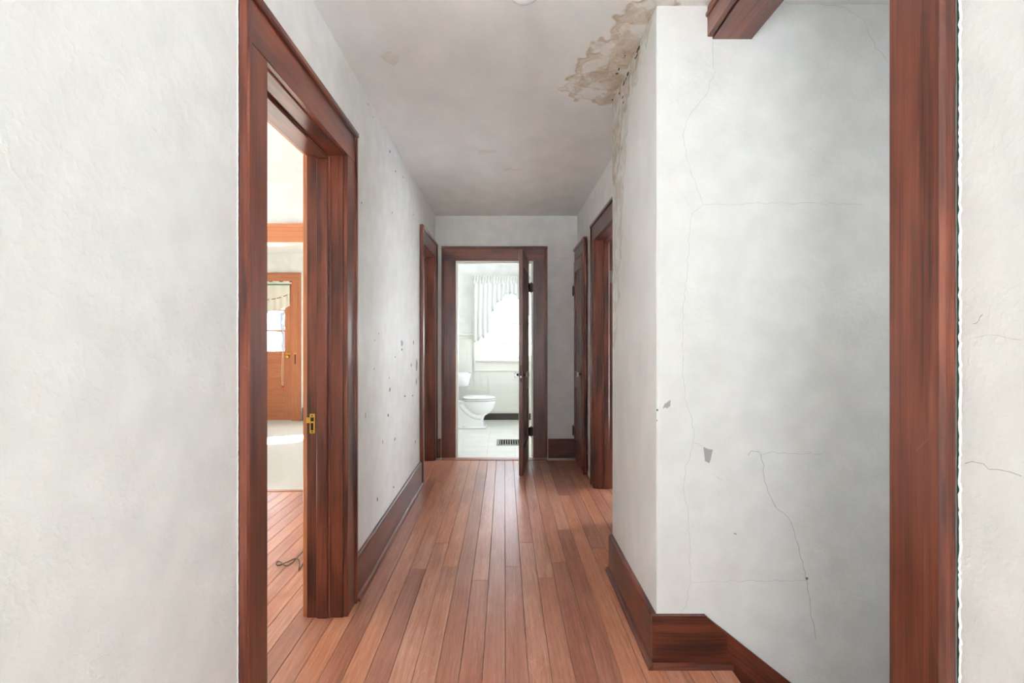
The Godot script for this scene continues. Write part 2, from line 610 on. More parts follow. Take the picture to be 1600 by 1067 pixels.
func knob(parent: Node3D, at: Vector3, ax: Vector3, m: Material, plate_h := 0.0) -> void:
	var k := Node3D.new()
	k.name = "door_knob"
	parent.add_child(k, true)
	k.position = at
	var s := st_new()
	lathe(s, [Vector2(0.0, 0.052), Vector2(0.015, 0.051), Vector2(0.025, 0.044), Vector2(0.027, 0.036), Vector2(0.022, 0.026), Vector2(0.012, 0.021)], Vector3.ZERO, ax, 12)
	mesh(k, "knob", s, m)
	s = st_new()
	lathe(s, [Vector2(0.011, 0.026), Vector2(0.013, 0.018), Vector2(0.010, 0.012), Vector2(0.012, 0.005), Vector2(0.024, 0.004), Vector2(0.026, 0.0)], Vector3.ZERO, ax, 16)
	mesh(k, "rose", s, M.bronze)
	if plate_h > 0.0:
		var side := ax.cross(Vector3.UP)
		var a := side * 0.022 + Vector3.UP * 0.055
		var b := side * -0.022 - Vector3.UP * (plate_h - 0.055) + ax * 0.003
		part_box(k, "escutcheon", a, b, M.bronze, 1, 0.001)

func hinge(parent: Node3D, at: Vector3, leaf_a: Vector3, leaf_b: Vector3) -> void:
	var h := Node3D.new()
	h.name = "hinge"
	parent.add_child(h, true)
	h.position = at
	var s := st_new()
	lathe(s, [Vector2(0, -0.058), Vector2(0.005, -0.054), Vector2(0.004, -0.048), Vector2(0.008, -0.046), Vector2(0.008, 0.046), Vector2(0.004, 0.048), Vector2(0.006, 0.053), Vector2(0, 0.058)], Vector3.ZERO, Vector3.UP, 10)
	mesh(h, "barrel", s, M.bronze)
	for l in [leaf_a, leaf_b]:
		var v: Vector3 = l
		var n := v.cross(Vector3.UP).normalized() * 0.0015
		s = st_new()
		prism(s, [Vector2(0, -0.045), Vector2(v.length(), -0.045), Vector2(v.length(), 0.045), Vector2(0, 0.045)], -n, v.normalized(), Vector3.UP, n * 2.0)
		mesh(h, "hinge_leaf", s, M.bronze)

# skirting: along u from 0..L, standing out along z
func skirting(called: String, label: String, T: Transform3D, L: float, m: Material, shoe := true, e0 := 0.0, e1 := 0.0, hgt := 0.195) -> Node3D:
	var t := root(called, label, "baseboard", "structure")
	t.transform = T
	var s := st_new()
	var prof := [Vector2(0, 0), Vector2(0.021, 0), Vector2(0.021, hgt - 0.012), Vector2(0.017, hgt - 0.003), Vector2(0.012, hgt), Vector2(0, hgt)]
	prism(s, prof, Vector3(0, 0, 0), Vector3.BACK, Vector3.UP, Vector3(L, 0, 0), roff())
	mesh(t, "board", s, m)
	if shoe:
		s = st_new()
		var q := [Vector2(0.021, 0)]
		for k in 7:
			var a := PI / 2 * k / 6.0
			q.append(Vector2(0.021 + 0.018 * cos(a), 0.020 * sin(a)))
		prism(s, q, Vector3(e0, 0, 0), Vector3.BACK, Vector3.UP, Vector3(L - e0 - e1, 0, 0), roff())
		mesh(t, "shoe_moulding", s, m)
	return t

func T_left(d0: float, x := XL) -> Transform3D:      # u runs away from the camera, z faces +x
	return Transform3D(Basis(Vector3(0, 0, -1), Vector3.UP, Vector3.RIGHT), P(x, 0, d0))
func T_right(d1: float, x := XR) -> Transform3D:     # u runs towards the camera, z faces -x
	return Transform3D(Basis(Vector3(0, 0, 1), Vector3.UP, Vector3.LEFT), P(x, 0, d1))
func T_front(x0: float, d: float) -> Transform3D:    # u runs right, z faces the camera
	return Transform3D(Basis.IDENTITY, P(x0, 0, d))

# wall made of boxes [x0,x1,y0,y1,d0,d1]
func wall(called: String, label: String, boxes: Array, m: Material, cat := "wall") -> Node3D:
	var t := root(called, label, cat, "structure")
	var s := st_new()
	for b in boxes:
		cbox(s, P(b[0], b[2], b[4]), P(b[1], b[3], b[5]), 1, 0.0)
	mesh(t, "plaster" if cat == "wall" else "slab", s, m)
	return t

# flat irregular patch lying on a surface
func patch(parent: Node, called: String, pts: Array, n: Vector3, lift: float, m: Material) -> void:
	var s := st_new()
	var cen := Vector3.ZERO
	for p in pts:
		cen += p
	cen /= pts.size()
	for i in pts.size():
		var a: Vector3 = pts[i]
		var b: Vector3 = pts[(i + 1) % pts.size()]
		tri(s, cen + n * lift, a + n * lift * 0.6, b + n * lift * 0.6, n)
		quad(s, a, b, b + n * lift * 0.6, a + n * lift * 0.6, a - cen)
	mesh(parent, called, s, m)

# thin crack following points on a surface
func crack(parent: Node, pts: Array, n: Vector3, wd: float, sd: int) -> void:
	var r := RandomNumberGenerator.new()
	r.seed = sd
	var fine := []
	for i in pts.size() - 1:
		var k := maxi(2, int(pts[i].distance_to(pts[i + 1]) / 0.018))
		for j in k:
			var p: Vector3 = pts[i].lerp(pts[i + 1], float(j) / k)
			var dir: Vector3 = (pts[i + 1] - pts[i]).normalized()
			fine.append(p + dir.cross(n) * r.randf_range(-0.004, 0.004))
	fine.append(pts[-1])
	var s := st_new()
	for i in fine.size() - 1:
		var dir: Vector3 = (fine[i + 1] - fine[i]).normalized().cross(n)
		var w0 := dir * wd * r.randf_range(0.3, 1.0)
		var w1 := dir * wd * 0.6
		var up := n * 0.0004
		quad(s, fine[i] - w0 + up, fine[i] + w0 + up, fine[i + 1] + w1 + up, fine[i + 1] - w1 + up, n)
	mesh(parent, "crack", s, M.crack)

# window: T like T_front etc.; opening x 0..W, y0..y1
func plain_window(called: String, label: String, T: Transform3D, W: float, y0: float, y1: float, wall_t: float, m: Material) -> Node3D:
	var t := root(called, label, "window", "structure")
	t.transform = T
	var c := 0.11
	part_box(t, "casing", Vector3(-c, y0 - 0.02, 0), Vector3(0, y1 + c, 0.02), m, 1)
	part_box(t, "casing", Vector3(W, y0 - 0.02, 0), Vector3(W + c, y1 + c, 0.02), m, 1)
	part_box(t, "casing", Vector3(0, y1, 0), Vector3(W, y1 + c, 0.02), m, 0)
	part_box(t, "sill", Vector3(-c - 0.02, y0 - 0.045, 0), Vector3(W + c + 0.02, y0 - 0.02, 0.06), m, 0, 0.006)
	part_box(t, "apron", Vector3(-c, y0 - 0.13, 0), Vector3(W + c, y0 - 0.045, 0.018), m, 0)
	var f := 0.045
	for q in [[0.0, f, y0, y1], [W - f, W, y0, y1], [f, W - f, y0, y0 + f], [f, W - f, y1 - f, y1], [f, W - f, (y0 + y1) / 2 - 0.02, (y0 + y1) / 2 + 0.02]]:
		part_box(t, "sash", Vector3(q[0], q[2], -wall_t * 0.5 - 0.02), Vector3(q[1], q[3], -wall_t * 0.5 + 0.02), m, 1)
	part_box(t, "pane", Vector3(f, y0 + f, -wall_t * 0.5 - 0.002), Vector3(W - f, (y0 + y1) / 2 - 0.02, -wall_t * 0.5 + 0.002), M.pane, 1, 0.0)
	part_box(t, "pane", Vector3(f, (y0 + y1) / 2 + 0.02, -wall_t * 0.5 - 0.002), Vector3(W - f, y1 - f, -wall_t * 0.5 + 0.002), M.pane, 1, 0.0)
	return t

func _ready() -> void:
	rng.seed = 4242
	# ------------------------------------------------------------ camera, sky, sun, exposure
	var cam := Camera3D.new()
	cam.name = "camera"
	add_child(cam)
	cam.position = Vector3(0, 1.25, 0)
	cam.projection = Camera3D.PROJECTION_FRUSTUM
	cam.near = 0.05
	cam.far = 200.0
	cam.size = 1067.0 / 890.0 * 0.05
	cam.frustum_offset = Vector2(12.0 / 890.0 * 0.05, -6.5 / 890.0 * 0.05)
	cam.current = true
	var env := Environment.new()
	var sky := Sky.new()
	var sm := ProceduralSkyMaterial.new()
	sm.sky_top_color = Color(0.84, 0.89, 0.955)
	sm.sky_horizon_color = Color(0.96, 0.97, 0.99)
	sm.ground_horizon_color = Color(0.94, 0.95, 0.97)
	sm.ground_bottom_color = Color(0.85, 0.86, 0.88)
	sm.sky_energy_multiplier = 2.4
	sm.ground_energy_multiplier = 2.4
	sky.sky_material = sm
	env.background_mode = Environment.BG_SKY
	env.sky = sky
	env.tonemap_mode = Environment.TONE_MAPPER_LINEAR
	env.tonemap_exposure = 1.8
	env.sdfgi_enabled = true
	env.ssao_enabled = true
	env.ssil_enabled = true
	var we := WorldEnvironment.new()
	we.name = "environment"
	we.environment = env
	add_child(we)
	var sun := DirectionalLight3D.new()
	sun.name = "sun"
	sun.light_color = Color(1.0, 0.995, 0.985)
	sun.light_energy = 55.0
	sun.light_angular_distance = 0.6
	sun.shadow_enabled = true
	sun.sky_mode = DirectionalLight3D.SKY_MODE_LIGHT_ONLY
	add_child(sun)
	sun.look_at_from_position(Vector3.ZERO, Vector3(1.0, -0.66, -0.45), Vector3.UP)

	make_materials()
	build_shell()
	build_floor()
	build_trim()
	build_chimney()
	build_bathroom()
	build_kitchen()
	build_details()
	build_outside()

# ---------------------------------------------------------------- the house
func build_shell() -> void:
	var H := CEIL + 0.02
	var wl := wall("wall_left", "long white plaster hallway wall with chipped paint beside the doorways", [
		[-0.88, XL, 0, H, -0.9, 1.67], [-0.88, XL, 0, H, 2.56, 4.98], [-0.88, XL, 0, H, 5.78, DE],
		[-0.88, XL, 2.08, H, 1.67, 2.56], [-0.88, XL, 2.08, H, 4.98, 5.78]], M.plaster)
	wall("wall_end", "white plaster wall closing the hallway round the bathroom door", [
		[-0.88, -0.52, 0, H, DE, 6.08], [0.315, 3.1, 0, H, DE, 6.08], [-0.52, 0.315, 2.06, H, DE, 6.08]], M.plaster)
	wall("wall_right", "white plaster hallway wall holding the closet and the dark doorway", [
		[XR, 0.91, 0, H, DC, 3.88], [XR, 0.91, 0, H, 4.72, DE], [XR, 0.91, 2.08, H, 3.88, 4.72]], M.plaster)
	wall("wall_near_right", "white plaster wall beside the wide reddish brown casing with hairline cracks", [
		[XN, 0.945, 0, H, -0.9, 1.125], [XN, 0.945, 2.41, H, 1.125, DF]], M.plaster)
	# stairwell, bedroom
	wall("wall_stair", "plaster wall of the stairwell behind the cased opening", [
		[0.945, 3.1, -2.0, H, 0.9, 1.02], [3.0, 3.1, -2.0, 1.1, 1.02, DF], [3.0, 3.1, 1.95, H, 1.02, DF], [3.0, 3.1, 1.1, 1.95, 1.02, 1.15], [3.0, 3.1, 1.1, 1.95, 1.75, DF], [0.80, 0.88, -2.0, -0.22, 1.02, DF], [0.88, 3.1, -2.1, -2.0, 0.9, DF]], M.plaster_flat)
	wall("wall_bedroom", "plaster walls of the room behind the right doorway", [
		[2.2, 2.35, 0, 0.3, DC, DE], [2.2, 2.35, 2.3, H, DC, DE], [2.2, 2.35, 0.3, 2.3, DC, 4.3], [2.2, 2.35, 0.3, 2.3, 5.8, DE], [0.91, 3.1, 0, H, DC - 0.05, DC + 0.05]], M.plaster_flat)
	plain_window("window_7", "wide bedroom window behind the right doorway", T_right(5.8, 2.2), 1.5, 0.3, 2.3, 0.15, M.trim)
	plain_window("window_10", "small unseen stairwell window added to light the wall by the stairs", T_right(1.75, 3.0), 0.6, 1.1, 1.95, 0.1, M.trim)  # unseen window added so daylight reaches the wall by the stairs
	plain_window("window_8", "unseen bathroom side window added to brighten the bathroom", T_right(7.9, 1.2), 1.6, 0.6, 2.2, 0.15, M.cream)  # put in out of view to brighten the bathroom
	plain_window("window_9", "unseen kitchen window added to light the far left doorway", T_front(-2.4, 8.56), 1.1, 0.8, 2.2, 0.2, M.orange)  # hidden extra window, sends light through the far left doorway
	# living room behind the camera
	wall("wall_front", "plaster walls of the living room round the hallway mouth", [
		[-5.6, -0.88, 0, H, 0.3, 0.45], [0.945, 3.6, 0, H, 0.3, 0.45], [-4.0, -0.88, 0, H, -0.9, -0.75], [0.945, 3.6, 0, H, -0.9, -0.75],
		[-4.0, -3.85, 0, H, -3.6, -0.75],
		[3.5, 3.65, 0, 0.75, -3.6, -0.75], [3.5, 3.65, 2.15, H, -3.6, -0.75], [3.5, 3.65, 0.75, 2.15, -3.6, -2.8], [3.5, 3.65, 0.75, 2.15, -1.4, -0.75],
		[-4.0, 3.65, 0, 0.15, -3.75, -3.6], [-4.0, 3.65, 2.0, H, -3.75, -3.6], [-4.0, -1.6, 0.15, 2.0, -3.75, -3.6], [-0.25, 0.9, 0.15, 2.0, -3.75, -3.6], [2.25, 3.65, 0.15, 2.0, -3.75, -3.6]], M.plaster_flat)
	plain_window("window_1", "single living room window in dark wood on the shady side", Transform3D(Basis(Vector3(0, 0, 1), Vector3.UP, Vector3.LEFT), P(3.5, 0, -1.4)), 1.4, 0.75, 2.15, 0.15, M.trim)
	for x in [-0.25, 2.25]:
		plain_window("window_2" if x < 0 else "window_3", "tall living room window in dark wood on the street side, " + ("beside the bare wall" if x < 0 else "beside the shady corner"), Transform3D(Basis(Vector3(-1, 0, 0), Vector3.UP, Vector3(0, 0, -1)), P(x, 0, -3.6)), 1.35, 0.15, 2.0, 0.15, M.trim)
	# dining room and kitchen shell
	wall("wall_dining", "pale plaster walls of the dining room beyond the near left doorway", [
		[-5.65, -5.5, 0, 0.8, 0.45, 8.56], [-5.65, -5.5, 2.1, H, 0.45, 8.56], [-5.65, -5.5, 0.8, 2.1, 0.45, 1.8], [-5.65, -5.5, 0.8, 2.1, 2.6, 5.34], [-5.65, -5.5, 0.8, 2.1, 5.99, 8.56], [-5.65, -5.5, 0.8, 1.35, 5.34, 5.99]], M.plaster_flat)
	wall("wall_kitchen", "pale plaster wall between dining room and kitchen above the orange casing", [
		[-5.5, -2.975, 0, H, 4.65, 4.80], [-1.615, -0.88, 0, H, 4.65, 4.80], [-2.975, -1.615, 2.04, H, 4.65, 4.80],
		[-1.12, -1.0, 0, H, 6.08, 8.65], [-1.12, -0.88, 0, H, 5.93, 6.08]], M.plaster_flat)
	wall("wall_back", "pale plaster back wall of kitchen and bathroom", [
		[-5.65, -4.08, 0, H, 8.56, 8.76], [-3.16, -2.4, 0, H, 8.56, 8.76], [-1.3, -1.12, 0, H, 8.56, 8.76], [-2.4, -1.3, 0, 0.8, 8.56, 8.76], [-2.4, -1.3, 2.2, H, 8.56, 8.76], [-4.08, -3.16, 2.09, H, 8.56, 8.76],
		[-1.12, -0.287, 0, H, 8.65, 8.80], [0.46, 1.35, 0, H, 8.65, 8.80], [-0.287, 0.46, 0, 0.90, 8.65, 8.80], [-0.287, 0.46, 2.06, H, 8.65, 8.80],
		[1.2, 1.35, 0, 0.6, 6.08, 8.65], [1.2, 1.35, 2.2, H, 6.08, 8.65], [1.2, 1.35, 0.6, 2.2, 6.08, 6.3], [1.2, 1.35, 0.6, 2.2, 7.9, 8.65]], M.plaster_flat)
	plain_window("window_4", "dining room window in orange brown wood on the sunny side", T_left(1.8, -5.5), 0.8, 0.8, 2.1, 0.15, M.orange)
	plain_window("window_5", "narrow kitchen window in orange brown wood on the sunny side", T_left(5.34, -5.5), 0.65, 1.35, 2.1, 0.15, M.orange)
	# ceilings
	wall("ceiling_rooms", "plain white ceiling of the rooms round the hallway", [[-5.65, 3.65, CEIL + 0.006, CEIL + 0.25, -3.75, 8.8]], M.plaster_flat, "ceiling")
	var ch := root("ceiling", "off white hallway ceiling with a brown water stain beside the chimney breast", "ceiling", "structure")
	var s := st_new()
	var a := P(-0.8, CEIL, 0.3)
	var b := P(0.85, CEIL, 0.3)
	var c := P(0.85, CEIL, 5.95)
	var d := P(-0.8, CEIL, 5.95)
	quad(s, a, b, c, d, Vector3.DOWN, Vector2(0, 0), Vector2(1, 0), Vector2(1, 1), Vector2(0, 1))
	var up := Vector3.UP * 0.02
	quad(s, a + up, b + up, c + up, d + up, Vector3.UP)
	quad(s, a, b, b + up, a + up, Vector3.BACK)
	quad(s, c, d, d + up, c + up, Vector3.FORWARD)
	mesh(ch, "plaster", s, M.ceil_hall)
	# roof over everything so that light enters only through the openings
	wall("roof", "grey roof slab over the house", [[-5.9, 3.9, CEIL + 0.25, CEIL + 0.35, -4.0, 9.05]], M.shingle, "roof")
	# chips of missing paint on the left wall: [px, py, w, h, dark]
	for v in [[628, 536, 4, 12, 0], [628, 546, 2, 5, 1], [646, 535, 1.5, 7, 1], [642.5, 570, 1.5, 6, 1], [651, 570, 3, 20, 0], [650.5, 596, 2.5, 13, 0], [609, 609, 2.2, 9, 1], [606.5, 649, 2, 6, 1], [617.5, 558, 2, 3, 0], [584.5, 576, 1, 4, 1], [608.5, 590, 1, 4, 1], [632.5, 619, 3, 3, 1], [644.5, 618, 2, 3, 1], [592, 521, 1, 5, 0], [586, 532, 1, 4, 0], [617, 686, 3, 6, 0], [598, 690, 1.4, 9, 0], [571, 649, 1.2, 12, 0], [649, 690, 2, 5, 0], [615, 761, 1.8, 5, 1], [589.5, 780, 1.8, 10, 1], [575, 163, 1, 3, 1], [583, 183, 1, 3, 1], [609, 237, 1.5, 5, 1], [618, 268, 1.5, 4, 1], [630, 277, 1, 4, 1], [613, 332, 1, 4, 1], [565, 317, 1.5, 4, 1], [645, 335, 1, 3, 1]]:
		var dd: float = 0.72 * 890.0 / (788.0 - v[0])
		var yy: float = 1.25 + (527.0 - v[1]) * dd / 890.0
		var hw: float = v[2] * 0.5 * dd * dd / (0.72 * 890.0)
		var hh: float = v[3] * 0.5 * dd / 890.0
		var pts := []
		for k in 7:
			var an := TAU * k / 7.0 + rng.randf() * 0.5
			var rr := rng.randf_range(0.65, 1.1)
			pts.append(P(XL, yy + sin(an) * hh * rr, dd + cos(an) * hw * rr))
		patch(wl, "paint_chip", pts, Vector3.RIGHT, 0.0006, M.chip_dark if v[4] == 1 else M.chip)

func build_floor() -> void:
	var f := root("floor", "worn reddish fir plank floor running down the hallway", "floor", "structure")
	var s := st_new()
	for b in [[-5.5, 0.80, -3.6, 4.62], [0.80, 3.6, -3.6, 0.95], [-0.9, 0.80, 4.62, 5.80], [0.80, 3.0, DC, 5.93]]:
		cbox(s, P(b[0], -0.22, b[2]), P(b[1], -0.021, b[3]), 2, 0.0)
	mesh(f, "subfloor", s, M.shingle)
	s = st_new()
	for b in [[-5.5, -3.12, 0.4, 4.62], [0.86, 3.0, DC, 5.93]]:
		cbox(s, P(b[0], -0.021, b[2]), P(b[1], 0.0, b[3]), 2, 0.0)
	var rest := mesh(f, "plank_field", s, M.floor[1])
	rest.set_meta("kind", "stuff")
	var cp := root("carpet", "unseen pale carpet added in living and dining rooms to bounce light up", "carpet", "structure")
	part_box(cp, "added_living_carpet", P(-3.85, -0.021, -3.6), P(3.5, 0.004, -0.8), M.carpet_grey, 0, 0.0)  # added out of view: pale surface bounces daylight to the ceiling
	part_box(cp, "added_dining_rug", P(-5.4, 0.001, 0.7), P(-2.2, 0.008, 4.4), M.carpet_grey, 0, 0.0)  # hidden rug put in to make the bounced light whiter
	part_box(cp, "added_mouth_strip", P(-0.72, -0.021, -0.8), P(0.795, 0.004, 0.4), M.carpet_grey, 0, 0.0)  # hidden strip added to throw light up the hall ceiling and walls
	var W := 0.0853
	var x := 0.857
	var col := 0
	var forced := {7: 2.96, 11: 2.93}
	while x > -3.1:
		var far := 5.79
		if x < -0.8:
			far = 4.615
		var d := 0.4
		var last := -1
		while d < far - 0.01:
			var e := d + rng.randf_range(2.6, 5.2)
			if d < 1.6 and forced.has(col):
				e = forced[col]
			if e > far - 0.7:
				e = far
			var k: int = rng.randi() % 7
			if k == last:
				k = (k + 1) % 7
			last = k
			var b := st_new()
			var lift := rng.randf_range(-0.0004, 0.0004)
			cbox(b, P(x - W + 0.0007, -0.021, d + 0.0003), P(x - 0.0007, lift, e - 0.0003), 2, 0.0016, Vector2(rng.randf() * 3.0, rng.randf() * 2.4))
			mesh(f, "floor_board", b, M.floor[k])
			d = e
		x -= W
		col += 1
	var th := root("threshold", "narrow brown wooden threshold strip under the bathroom door", "threshold", "structure")
	part_box(th, "strip", P(-0.64, -0.02, 5.79), P(0.44, 0.006, 5.90), M.floor[4], 0, 0.004)
	var th2 := root("threshold_001", "thin tan metal edge strip between plank floor and beige kitchen floor", "threshold", "structure")
	part_box(th2, "strip", P(-2.98, -0.02, 4.61), P(-1.61, 0.006, 4.66), M.orange, 0, 0.003)

func build_trim() -> void:
	# near left doorway into the dining room
	var t1 := door_trim("trim_1", "dark reddish wood casing of the wide doorway into the dining room", T_left(1.69), 0.85, 2.06, 0.16, {"stop": [-0.115, -0.066], "back": M.orange})
	var sp := Node3D.new()
	sp.name = "strike_plate"
	sp.set_meta("label", "brass strike plate let into the jamb")
	t1.add_child(sp)
	var sx := 0.85
	part_box(sp, "plate", Vector3(sx - 0.002, 0.822, -0.148), Vector3(sx + 0.001, 0.909, -0.124), M.brass, 1, 0.001)
	part_box(sp, "lip", Vector3(sx - 0.004, 0.868, -0.163), Vector3(sx + 0.001, 0.893, -0.146), M.brass, 1, 0.001)
	part_box(sp, "latch_hole_shade", Vector3(sx - 0.0026, 0.876, -0.143), Vector3(sx, 0.893, -0.129), M.black, 1, 0.0)  # black block stands for the shade inside the latch hole
	part_box(sp, "bolt_hole_shade", Vector3(sx - 0.0026, 0.836, -0.142), Vector3(sx, 0.868, -0.131), M.black, 1, 0.0)  # dark of the bolt slot, put in as a black block
	for yy in [0.900, 0.829]:
		var sc := st_new()
		lathe(sc, [Vector2(0.0, 0.003), Vector2(0.003, 0.0028), Vector2(0.003, 0.0)], Vector3(sx, yy, -0.136), Vector3.LEFT, 8)
		mesh(sp, "screw", sc, M.bronze)
	# far left doorway
	door_trim("trim_2", "dark reddish wood casing of the far left doorway in the corner", T_left(5.0), 0.76, 2.06, 0.16, {"stop": [-0.115, -0.066]})
	# bathroom doorway
	door_trim("trim_3", "dark reddish wood casing round the bathroom doorway with cream jambs", T_front(-0.50, DE), 0.795, 2.04, 0.15, {"jamb": M.cream, "back": M.cream, "stop": [-0.11, -0.05]})
	# right doorway beyond the chimney breast
	var t4 := door_trim("trim_4", "dark reddish wood casing of the doorway half hidden behind the chimney breast", T_right(4.70), 0.80, 2.05, 0.15, {"stop": [-0.105, -0.06]})
	part_box(t4, "hinge_leaf", Vector3(-0.001, 1.70, -0.14), Vector3(0.002, 1.80, -0.108), M.iron, 1, 0.001)
	# closet
	door_trim("trim_5", "dark casing of the narrow hall closet in the corner", T_right(5.915, XR - 0.012), 0.615, 2.03, 0.10, {"both": false, "cw": 0.12, "sides": [1]})
	# cased opening to the stairs: head and near leg
	var t6 := root("trim_6", "wide reddish brown cased opening to the stairs with hanging head casing", "door casing", "structure")
	part_box(t6, "casing", P(XN - 0.022, 0, 1.030), P(XN, 2.39, 1.145), M.trim, 1, 0.002)
	part_box(t6, "backband", P(XN - 0.030, 0, 0.996), P(XN, CEIL, 1.034), M.trim, 1, 0.007)
	part_box(t6, "jamb", P(XN, 0, 1.125), P(0.945, 2.39, 1.145), M.trim, 1, 0.001)
	part_box(t6, "head_casing", P(XN - 0.020, 2.397, 1.030), P(XN, CEIL - 0.002, DF), M.trim, 2, 0.002)
	part_box(t6, "head_bead", P(XN - 0.028, 2.47, 1.0), P(XN, 2.488, DF), M.trim, 2, 0.004)
	part_box(t6, "head_jamb", P(XN, 2.388, 1.125), P(0.945, 2.41, DF), M.trim, 2, 0.001)
	# gap beside the casings where the plaster edge has crumbled
	for v in [[XL, 1.538, 1.0, 0.0016], [XN, 0.996, -1.0, 0.0034]]:
		var xx: float = v[0]
		var dd: float = v[1]
		var sg: float = v[2]
		var wn: Node = get_node("wall_left" if sg > 0 else "wall_near_right")
		var nv := Vector3(sg, 0, 0)
		var gap := st_new()
		var lip := st_new()
		var g0: float = v[3]
		var l0 := 0.003
		var yy := 0.0
		while yy < CEIL:
			var st := rng.randf_range(0.004, 0.012)
			var g1 := maxf(0.0002, v[3] * rng.randf_range(0.1, 1.3))
			var l1 := rng.randf_range(0.001, 0.005)
			quad(gap, P(xx + 0.0008 * sg, yy, dd + 0.004), P(xx + 0.0008 * sg, yy, dd - g0), P(xx + 0.0008 * sg, yy + st, dd - g1), P(xx + 0.0008 * sg, yy + st, dd + 0.004), nv)
			quad(lip, P(xx + 0.0025 * sg, yy, dd - g0), P(xx, yy, dd - g0 - l0), P(xx, yy + st, dd - g1 - l1), P(xx + 0.0025 * sg, yy + st, dd - g1), nv)
			quad(lip, P(xx + 0.0025 * sg, yy, dd - g0), P(xx, yy, dd - g0), P(xx, yy + st, dd - g1), P(xx + 0.0025 * sg, yy + st, dd - g1), Vector3.FORWARD)
			yy += st
			g0 = g1
			l0 = l1
		mesh(wn, "plaster_gap", gap, M.gap)
		mesh(wn, "plaster_lip", lip, M.plaster_flat)
	# skirtings
	skirting("baseboard_left", "glossy dark baseboard with shoe moulding along the left wall", T_left(2.695), 2.14, M.trim)
	skirting("baseboard_left_near", "dark baseboard on the near left wall beside the doorway", T_left(-0.9), 2.435, M.trim)
	skirting("baseboard_end", "short dark baseboard between bathroom casing and closet", T_front(0.455, DE), 0.27, M.trim)
	skirting("baseboard_corner", "tiny dark baseboard between corner doorway and bathroom casing", T_front(-0.70, DE), 0.04, M.trim, false)
	skirting("baseboard_chimney", "dark baseboard along the side of the chimney breast", Transform3D(Basis(Vector3(0, 0, 1), Vector3.UP, Vector3.LEFT), P(XC, 0, DC)), DC - DF, M.trim, true, 0.0, -0.039)
	skirting("baseboard_near_right", "dark baseboard on the near right wall", T_right(0.99, XN), 1.89, M.trim)
	skirting("baseboard_right", "dark baseboard behind the chimney breast", T_right(3.73), 0.66, M.trim)
	# front of the chimney breast: block with a corner cut to the stair slope
	var bf := root("baseboard_front", "short dark baseboard block at the stair corner with a sloping cut end", "baseboard", "structure")
	var s := st_new()
	prism(s, [Vector2(XC - 0.021, 0), Vector2(0.843, 0), Vector2(0.843, 0.127), Vector2(0.763, 0.195), Vector2(XC - 0.021, 0.195)], P(0, 0, DF), Vector3.RIGHT, Vector3.UP, Vector3(0, 0, 0.021), Vector2(0.3, 0), PI / 2)
	mesh(bf, "board", s, M.trim)
	s = st_new()
	var q := [Vector2(0.021, 0)]
	for k in 7:
		var a := PI / 2 * k / 6.0
		q.append(Vector2(0.021 + 0.018 * cos(a), 0.020 * sin(a)))
	prism(s, q, P(XC - 0.021, 0, DF), Vector3.BACK, Vector3.UP, Vector3(0.862 - XC + 0.021, 0, 0), roff())
	mesh(bf, "shoe_moulding", s, M.trim)
	# stairs going down to the right
	var sk := root("stair_skirt", "reddish brown sloping skirt board running down beside the stairs", "skirt board", "structure")
	s = st_new()
	var e := 1.1
	prism(s, [Vector2(0.80, -0.1), Vector2(0.80, 0.164), Vector2(0.8435, 0.130), Vector2(0.8435 + 1.6, 0.130 - 1.6 * 0.786), Vector2(0.8435 + 1.6, -0.3 - 1.6 * 0.786), Vector2(1.0, -0.30)], P(0, 0, DF), Vector3.RIGHT, Vector3.UP, Vector3(0, 0, 0.012), roff(), PI / 2 + 0.666)
	mesh(sk, "board", s, M.trim)
	var stp := root("stairs", "brown wooden stairs going down behind the cased opening", "stairs", "structure")
	for i in 7:
		part_box(stp, "tread", P(0.86 + i * 0.245, -0.195 * (i + 1) - 0.03, 1.02), P(0.86 + i * 0.245 + 0.275, -0.195 * (i + 1), DF), M.floor[2], 2, 0.006)
		part_box(stp, "riser", P(0.86 + i * 0.245 - 0.01, -0.195 * (i + 1), 1.02), P(0.86 + i * 0.245 + 0.008, -0.195 * i - (0.022 if i == 0 else 0.03), DF), M.floor[4], 2, 0.001)
	# closet door
	var cd := root("door_1", "narrow dark two panel closet door with glass knob in the corner", "door", "structure")
	cd.transform = Transform3D(Basis(Vector3(0, 0, 1), Vector3.UP, Vector3.LEFT), P(0.762, 0.012, 5.915))
	door_leaf(cd, 0.613, 2.015, 0.040, 0.10, [[0.20, 0.73], [0.90, 1.90]], M.trim, M.trim)
	knob(cd, Vector3(0.560, 0.89, 0.040), Vector3.BACK, M.glass_knob, 0.2)
	for yy in [1.72, 0.27]:
		hinge(cd, Vector3(-0.004, yy, 0.048), Vector3(0.03, 0, -0.006), Vector3(-0.012, 0, -0.02))
	# bathroom door standing open into the hall
	var bd := root("door_2", "open dark panelled bathroom door seen edge on with glass knobs", "door", "structure")
	var u := Vector3(-0.088, 0, 0.78).normalized()
	bd.transform = Transform3D(Basis(u, Vector3.UP, u.cross(Vector3.UP)), P(0.254, 0.012, 5.86))
	door_leaf(bd, 0.782, 2.02, 0.036, 0.11, [[0.22, 0.73], [0.90, 1.88]], M.trim, M.trim)
	var pf := part_box(bd, "painted_face", Vector3(0.002, 0.002, 0.036), Vector3(0.78, 2.018, 0.038), M.cream, 1, 0.0005)
	pf.set_meta("label", "cream painted bathroom side")
	knob(bd, Vector3(0.725, 0.90, 0.038), Vector3.BACK, M.glass_knob, 0.0)
	knob(bd, Vector3(0.725, 0.90, 0.0), Vector3.FORWARD, M.glass_knob, 0.2)
	part_box(bd, "lock_plate", Vector3(0.7805, 0.84, 0.008), Vector3(0.7835, 0.99, 0.028), M.bronze, 1, 0.001)
